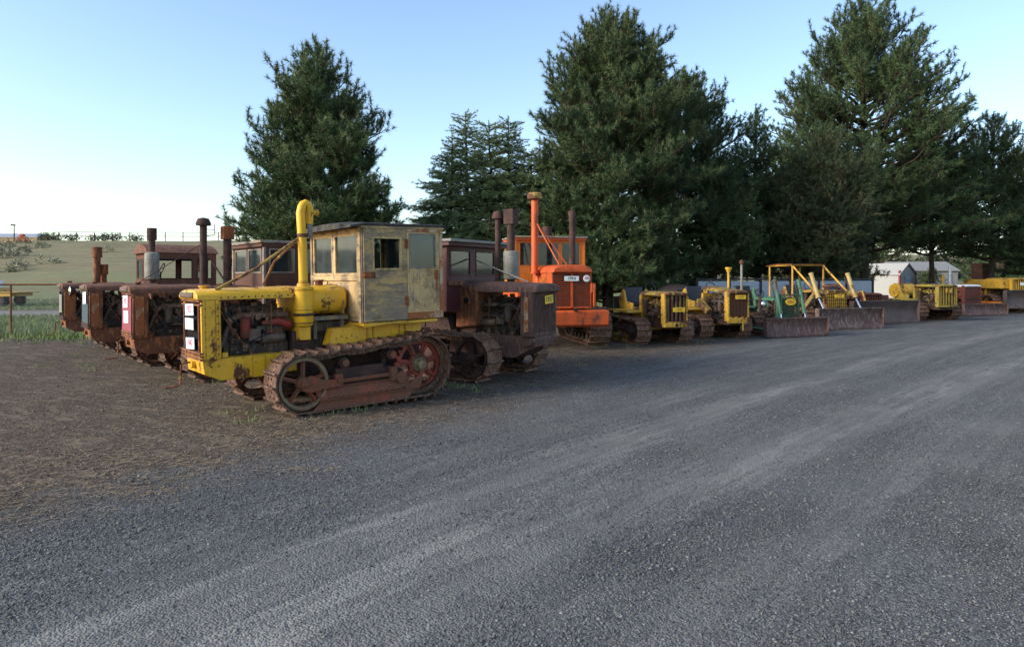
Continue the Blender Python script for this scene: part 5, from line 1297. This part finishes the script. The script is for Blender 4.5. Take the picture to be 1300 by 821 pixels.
T('very tall open pine with wide crown reaching the top of the photo', px(1098, 43), 43,
  [(0, 0, 18.8, [(0, 3), (4, 6.0), (8, 7.0), (11.5, 6.7), (14, 5.3), (16, 3.7), (17.6, 2.2), (18.8, .6)], 3.8, (.04, 0))], 33, m_needle_deep, needles=26, nl=.27, nw=.017, per=6, whorl=.62, twig=.32, tuft_gap=.22, TL=1.3, sec=.75)
T('dark pine under the right side of the very tall open pine', px(1185, 45), 45,
  [(0, 0, 11.3, [(0, 3.2), (4, 5.0), (8, 3.8), (11.3, .3)], 3.8, (0, 0))], 35, m_needle_deep, needles=18, nl=.22, nw=.017, per=6, whorl=.55, twig=.28)
T('slim open pine with sky showing through near the far right', px(1258, 47), 47,
  [(0, 0, 13.0, [(0, 1.8), (4, 3.9), (8, 3.4), (11, 2.0), (13.0, .3)], 3.2, (0, 0))], 37, m_needle_deep, needles=20, nl=.23, nw=.016, per=6, whorl=.55, twig=.3)
T('dark pine at the right border of the view', px(1318, 49), 49,
  [(0, 0, 12.6, [(0, 2.5), (4, 3.3), (8, 2.8), (12.6, .3)], 2.0, (0, 0))], 39, m_needle_deep, needles=18, nl=.23, nw=.017, per=6, whorl=.6, twig=.32)
T('low dark pine in shade behind the bulldozer canopy', px(1003, 42), 42,
  [(0, 0, 10.8, [(0, 3.4), (4, 3.5), (8, 2.3), (10.8, .3)], 1.6, (0, 0))], 41, m_needle_deep, needles=16, nl=.24, nw=.019, per=6, whorl=.6, twig=.36)
T('low dense pine between the mid-height pine and the tall open pine', px(1058, 50), 50,
  [(0, 0, 9.5, [(0, 3.0), (4, 3.8), (9.5, .5)], 1.2, (0, 0))], 47, m_needle_deep, needles=16, nl=.27, nw=.021, per=7, whorl=.6, twig=.38)
T('low dense pine behind the slim open pine at the right', px(1270, 76), 76,
  [(0, 0, 6.0, [(0, 5.0), (3, 4.6), (6, .5)], .8, (0, 0))], 48, m_needle_deep, needles=16, nl=.33, nw=.028, per=8, whorl=.7, twig=.5, tuft_gap=.3)
T('low dark pine in shade behind the white gabled building', px(1120, 86), 86,
  [(0, 0, 13.0, [(0, 7), (6, 6.5), (13.0, .5)], 1.0, (0, 0))], 43, m_needle_deep, needles=14, nl=.35, nw=.035, per=7, whorl=.8, twig=.6, tuft_gap=.4)
T('dark green pine far behind the garage at the right', px(1212, 90), 90,
  [(0, 0, 7.5, [(0, 4), (4, 3.6), (7.5, .5)], 1.0, (0, 0))], 45, m_needle_deep, needles=14, nl=.35, nw=.035, per=7, whorl=.8, twig=.6, tuft_gap=.4)
print('needle faces', TOT)

def bush(label, x, y, r, h, seed, mat, n=900, L=.10, W=.02, group=None, z0=0, kind='bush'):
    q = np.random.RandomState(seed); k = 14
    c = np.stack([q.normal(0, r*.45, k), q.normal(0, r*.45, k), q.uniform(.3, .8, k)*h], -1)
    V, F, tn = leaf_mesh(c, np.full(k, r*.5), n//k, L, W, seed, squash=min(1.2, h/(2*r)+.3))
    V[:, 2] = np.maximum(V[:, 2], .01)
    root = thing(kind, label, 'bush', (x, y, z0), 0, group)
    np_mesh('foliage', V, F, [mat], parent=root, attrs=dict(tone=tn))
    segs = [(np.array([0, 0, 0.]), cc*.9, .02*r, .008*r) for cc in c]; V, F = tubes_np(segs); np_mesh('stem', V, F, [m_bark], parent=root)
    return root
bush('small bright green bush between the exhaust and the dark cab', px(297, 22.5), 22.5, .35, 2.05, 1, m_cedar, 1400, .12, .02)
bush('round dark bush in front of the grey garage', px(1180, 60), 60, .75, 2.6, 2, m_needle_brown, 1800, .2, .04, z0=.3)
# ridge line scrub
for k, (u, r, h, lab) in enumerate(((72, 2.1, 2.0, 'wide dark scrub bush on the ridge beside the long roof'), (92, 1.3, 1.5, 'thin sparse bush on the ridge just left of the first rusty stack'), (119, 1.3, 1.6, 'low spreading bush on the ridge between fence posts'), (134, 1.2, 1.9, 'taller rounded bush on the ridge above the rusty stack'), (147, 1.3, 1.7, 'dense bush on the ridge right of the taller rounded one'), (58, 1.5, 1.9, 'small dark bush on the ridge at the end of the long roof'), (172, 1.3, 1.4, 'tiny bush on the ridge beside the arched cab'))):
    x_ = px(u, 152); bush(lab, x_, 152, r, h, 20+k, m_needle_deep, 260, .5, .10, 'bushes along the ridge', z0=float(zt(np.array(x_), np.array(152.)))-.1)

# ------------------------------------------------------------------ fences and buildings
def rail_fence(label, pts, h, post_r, rail_r, mat, group=None, wire=True, zf=None, step=3.0, rails=(1.0,), name='wire_fence'):
    zf = zf or (lambda x, y: 0.0)
    root = thing(name, label, 'fence', (pts[0][0], pts[0][1], zf(*pts[0])), 0, group); o = Vector(root.location)
    m2 = MB()
    for (a, b) in zip(pts, pts[1:]):
        L = math.dist(a, b); n = max(1, round(L/step))
        for k in range(n+1):
            x = a[0]+(b[0]-a[0])*k/n; y = a[1]+(b[1]-a[1])*k/n; z = zf(x, y)
            m = MB(); m.cyl(Vector((x, y, z-.05))-o, Vector((x, y, z+h+.02))-o, post_r, n=8); m.build('fence_post', mat, root)
            if k < n:
                x2 = a[0]+(b[0]-a[0])*(k+1)/n; y2 = a[1]+(b[1]-a[1])*(k+1)/n; z2 = zf(x2, y2)
                for r in rails: m2.cyl(Vector((x, y, z+h*r))-o, Vector((x2, y2, z2+h*r))-o, rail_r, n=6)
    m2.build('fence_rail', mat, root)
    if wire:
        m = MB()
        for (a, b) in zip(pts, pts[1:]):
            L = math.dist(a, b); s = .09; k = -h
            while k < L:
                for sg in (0, 1):
                    s0, s1 = k, k+h; z0_, z1_ = (0.05, h) if sg == 0 else (h, .05)
                    u0, u1 = max(s0, 0), min(s1, L)
                    if u1 > u0:
                        za = z0_+(z1_-z0_)*(u0-s0)/h; zb = z0_+(z1_-z0_)*(u1-s0)/h
                        pa_ = Vector((a[0]+(b[0]-a[0])*u0/L, a[1]+(b[1]-a[1])*u0/L, za+zf(*a))); pb2 = Vector((a[0]+(b[0]-a[0])*u1/L, a[1]+(b[1]-a[1])*u1/L, zb+zf(*a)))
                        m.tube([pa_-o, pb2-o], .0022, 3)
                k += s
        m.build('chain_link_mesh', M['galv'], root, smooth=False)
    return root
rail_fence('chain-link fence with brown pipe top rail along the grass at left', [(-19.5, 21.2), (-5.2, 24.2)], 1.62, .03, .032, M['rusty'], step=3.6)
zr = lambda x, y: float(zt(np.array(x), np.array(y)))
rail_fence('thin wire fence running along the top of the hill', [(px(52, 149), 149), (px(300, 149), 149)], 1.9, .09, .06, M['rust_dark'], wire=False, zf=zr, step=3.7, rails=(1.0, .55))

# white/grey board fence behind the small machines
root = thing('board_fence', 'pale grey horizontal board fence with dark posts behind the small yellow crawlers', 'fence', (8.0, 30.0, 0), R(22.8))
Lf = 10.6
for k in range(6):
    m = MB(); x0 = Lf*k/6; m.bb(x0+.07, x0+Lf/6-.07, -.03, .03, .1, 1.68)
    for j in range(7): m.bb(x0+.07, x0+Lf/6-.07, -.045, -.03, .12+j*.225, .30+j*.225)
    m.build('board_panel', M['paleblue'], root)
for k in range(7):
    m = MB(); m.bb(Lf*k/6-.06, Lf*k/6+.06, -.07, .07, 0, 1.85); m.build('fence_post', M['rust_dark'], root)
m = MB(); m.bb(0, Lf, -.08, .08, 1.72, 1.80); m.build('top_rail', M['black'], root)

def house_box(root, x0, x1, y0, y1, z0, ze, zrg, wallm, roofm, axis='x', ov=.15, lap=.22):
    m = MB(); m.bb(x0, x1, y0, y1, z0, ze)
    z = z0+.05
    while z < ze-lap: 
        m.prismx([(y0-.03, z), (y0-.002, z+lap*.92), (y0-.002, z)], x0, x1); m.prism([(x1+.03, z), (x1+.002, z+lap*.92), (x1+.002, z)], y0, y1); m.prism([(x0-.03, z), (x0-.002, z+lap*.92), (x0-.002, z)], y0, y1); z += lap
    if axis == 'x': m.prismx([(y0, ze), (y1, ze), ((y0+y1)/2, zrg)], x0, x1)
    else: m.prism([(x0, ze), (x1, ze), ((x0+x1)/2, zrg)], y0, y1)
    w = m.build('wall', wallm, root, smooth=False)
    m = MB(); t_ = .08
    if axis == 'x':
        ym = (y0+y1)/2
        m.prismx([(y0-ov, ze-.05), (ym, zrg+.03), (ym, zrg+.03+t_), (y0-ov, ze-.05+t_)], x0-ov, x1+ov); m.prismx([(y1+ov, ze-.05), (ym, zrg+.03), (ym, zrg+.03+t_), (y1+ov, ze-.05+t_)], x0-ov, x1+ov)
    else:
        xm = (x0+x1)/2
        m.prism([(x0-ov, ze-.05), (xm, zrg+.03), (xm, zrg+.03+t_), (x0-ov, ze-.05+t_)], y0-ov, y1+ov); m.prism([(x1+ov, ze-.05), (xm, zrg+.03), (xm, zrg+.03+t_), (x1+ov, ze-.05+t_)], y0-ov, y1+ov)
    m.build('roof', roofm, root, smooth=False)
    return w
GB = thing('garage', 'low grey lap-sided garage with white metal roof behind the mustard crawler', 'garage', (px(1166, 64), 64, .1), R(-8))
house_box(GB, -2.55, 2.45, -2, 3, 0, 2.35, 3.1, M['garage_wall'], M['garage_wall'])
m = MB(); m.bb(-1.9, 1.9, -2.06, -2.035, .1, 2.0)
for k in range(4): m.bb(-1.9, 1.9, -2.075, -2.06, .12+k*.5, .56+k*.5)
m.build('garage_door', M['garage_wall'], GB)
m = MB(); m.bb(2.49, 2.53, -1, 1.2, .1, 1.9); m.build('end_doorway', M['black'], GB)
WB = thing('white_building', 'white gabled building with dark red corner trim left of the garage', 'building', (px(1124, 62), 62, 0), R(30))
w = house_box(WB, -1.2, 1.2, -2.0, 2.0, 0, 2.1, 3.0, M['offwhite'], M['offwhite'], axis='y')
for (x, y) in ((-1.2, -2.0), (1.2, -2.0)):
    m = MB(); m.bb(x-.07, x+.07, y-.07, y+.07, 0, 2.45); m.build('corner_trim', M['redtrim'], WB)
for y in (-1.2, 0, 1.2):
    m = MB(); m.bb(1.235, 1.27, y-.3, y+.3, .9, 1.8); fo = m.build('window', M['white'], WB); m = MB(); m.bb(1.271, 1.285, y-.24, y+.24, .96, 1.74); m.build('window_pane', M['black'], fo)
m = MB(); m.bb(-.45, .45, -2.07, -2.035, 0, 2.0); m.build('door', M['paleblue'], WB)
RB = thing('long_building', 'long low building with grey roof on the ridge at far left', 'building', (px(15, 160), 160, zr(px(15, 160), 155.)-.2), R(3))
house_box(RB, -12, 7.5, -3, 4, 0, 1.7, 2.6, M['woodcream'], M['galv'], lap=.4)
m = MB(); m.bb(-6, -4.5, -3.15, -3.05, .1, 1.4); m.build('orange_door', M['orange'], RB)
LP = thing('lamp_post', 'tall thin lamp post on the ridge above the long roof', 'lamp post', (px(18, 150), 150, zr(px(18, 150), 150.)), 0)
m = MB(); m.cyl((0, 0, -.1), (0, 0, 3.6), .13, .09, 8); m.build('pole', M['rust_dark'], LP)
m = MB(); m.box((-.25, 0, 3.65), (.9, .4, .3), (0, .15, 0)); m.build('lamp_head', M['rust_dark'], LP, bevel=.04)
ob = MB(); ob.bb(-.9, .9, -.5, .5, 0, 1.0); ob.bb(-.5, .3, -.45, .45, 1.0, 1.6); ob.cyl((-.6, -.6, .3), (-.6, .6, .3), .35); ob.cyl((.6, -.6, .3), (.6, .6, .3), .35)
o_ = ob.build('utility_cart', M['orange'], None, bevel=.08); o_.location = (px(29, 151), 151, zr(px(29, 151), 151.)+.1); tag(o_, 'small orange cart parked on the ridge beside the long roof', 'cart')

# yellow flatbed trailer in the field
TR = thing('flatbed_trailer', 'yellow flatbed trailer with black wheels in the grass at the left border', 'trailer', (px(4, 45), 45, 0), R(2))
m = MB(); m.bb(-4, 1.2, -1.1, 1.1, .62, .86); m.bb(-4, 1.65, -1.15, 1.15, .86, .92); m.bb(-3.9, -.2, -1.1, 1.1, .92, 1.15); m.build('deck', M['yellow_mid'], TR, bevel=.02)
m = MB(); m.bb(-2.0, -.65, -1.0, 1.0, 1.15, 1.65); m.build('cargo_box', M['white'], TR, bevel=.03)
for x in (-.5, .45):
    for y in (-1.05, .85):
        m = MB(); m.lathe((x, y, .37), (0, 1, 0), [(.15, 0), (.34, 0), (.37, .05), (.37, .18), (.34, .22), (.15, .22)], 18); w = m.build('wheel', M['rubber'], TR)
        m = MB(); m.lathe((x, y-.01, .37), (0, 1, 0), [(.02, 0), (.17, 0), (.17, .24), (.02, .24)], 14); m.build('wheel_rim', M['rusty'], w)
# dark old car behind the small crawlers
CR = thing('parked_car', 'dark old car with rounded roof and bright round headlamp between the small yellow crawlers', 'car', (px(868, 26.5), 26.8, 0), R(-60))
blob(CR, -2.0, 2.0, 0, .85, .35, 1.05, M['grille_dark'], 'body', p=4)
def ell(root, c, r, mat, name):
    m = MB(); rings = []
    for i in range(9):
        a = -PI/2 + PI*i/8; rings.append([(c[0]+r[0]*math.cos(a)*math.cos(2*PI*k/20), c[1]+r[1]*math.cos(a)*math.sin(2*PI*k/20), c[2]+r[2]*math.sin(a)) for k in range(20)])
    m.loft(rings); return m.build(name, mat, root)
ell(CR, (-.3, 0, 1.0), (1.15, .78, .60), M['grille_dark'], 'roof')
m = MB(); m.bb(.35, .80, -.6, .6, 1.05, 1.38); m.build('windscreen', M['glass'], CR)
for s_ in (1, -1):
    m = MB(); m.lathe((1.95, s_*.6, .95), (1, 0, 0), [(.02, -.1), (.12, -.05), (.13, .03), (.09, .05), (.02, .06)], 16); m.build('headlamp', M['chrome'], CR)
    for x in (-1.2, 1.25):
        m = MB(); m.lathe((x, s_*.8-.1, .33), (0, 1, 0), [(.1, 0), (.31, 0), (.33, .05), (.33, .15), (.31, .2), (.1, .2)], 18); m.build('wheel', M['rubber'], CR)

# ------------------------------------------------------------------ light, sky, camera
SUN_AZ, SUN_EL = R(-112), R(24)          # azimuth from +Y, clockwise
w = bpy.data.worlds.new('World'); sc.world = w; w.use_nodes = True; nt = w.node_tree; nt.nodes.clear()
sky = nt.nodes.new('ShaderNodeTexSky'); sky.sky_type = 'NISHITA'; sky.sun_disc = False
sky.sun_elevation = SUN_EL; sky.sun_rotation = SUN_AZ; sky.altitude = 300; sky.air_density = 1.0; sky.dust_density = 1.2; sky.ozone_density = 1.5
bg = nt.nodes.new('ShaderNodeBackground'); bg.inputs[1].default_value = .14; out = nt.nodes.new('ShaderNodeOutputWorld')
nt.links.new(sky.outputs[0], bg.inputs[0]); nt.links.new(bg.outputs[0], out.inputs[0])
sl = bpy.data.lights.new('sun', 'SUN'); sl.energy = 2.1; sl.angle = R(20); sl.color = (1, .95, .87)
so = bpy.data.objects.new('sun', sl); COL.objects.link(so)
sd = Vector((math.sin(SUN_AZ)*math.cos(SUN_EL), math.cos(SUN_AZ)*math.cos(SUN_EL), math.sin(SUN_EL)))
so.rotation_euler = sd.to_track_quat('Z', 'Y').to_euler()
cam = bpy.data.cameras.new('camera'); co = bpy.data.objects.new('camera', cam); COL.objects.link(co); sc.camera = co
co.location = (0, 0, CH); co.rotation_euler = (PI/2, 0, 0)
cam.sensor_width = 36; cam.sensor_fit = 'HORIZONTAL'; cam.lens = 877/1300*36; cam.shift_y = -(410.5-352)/1300; cam.clip_end = 3000; cam.clip_start = .05
sc.view_settings.view_transform = 'Standard'; sc.view_settings.look = 'None'; sc.view_settings.gamma = 1; sc.view_settings.exposure = 1.15
sc.cycles.max_bounces = 6; sc.cycles.transparent_max_bounces = 12; sc.cycles.use_denoising = True
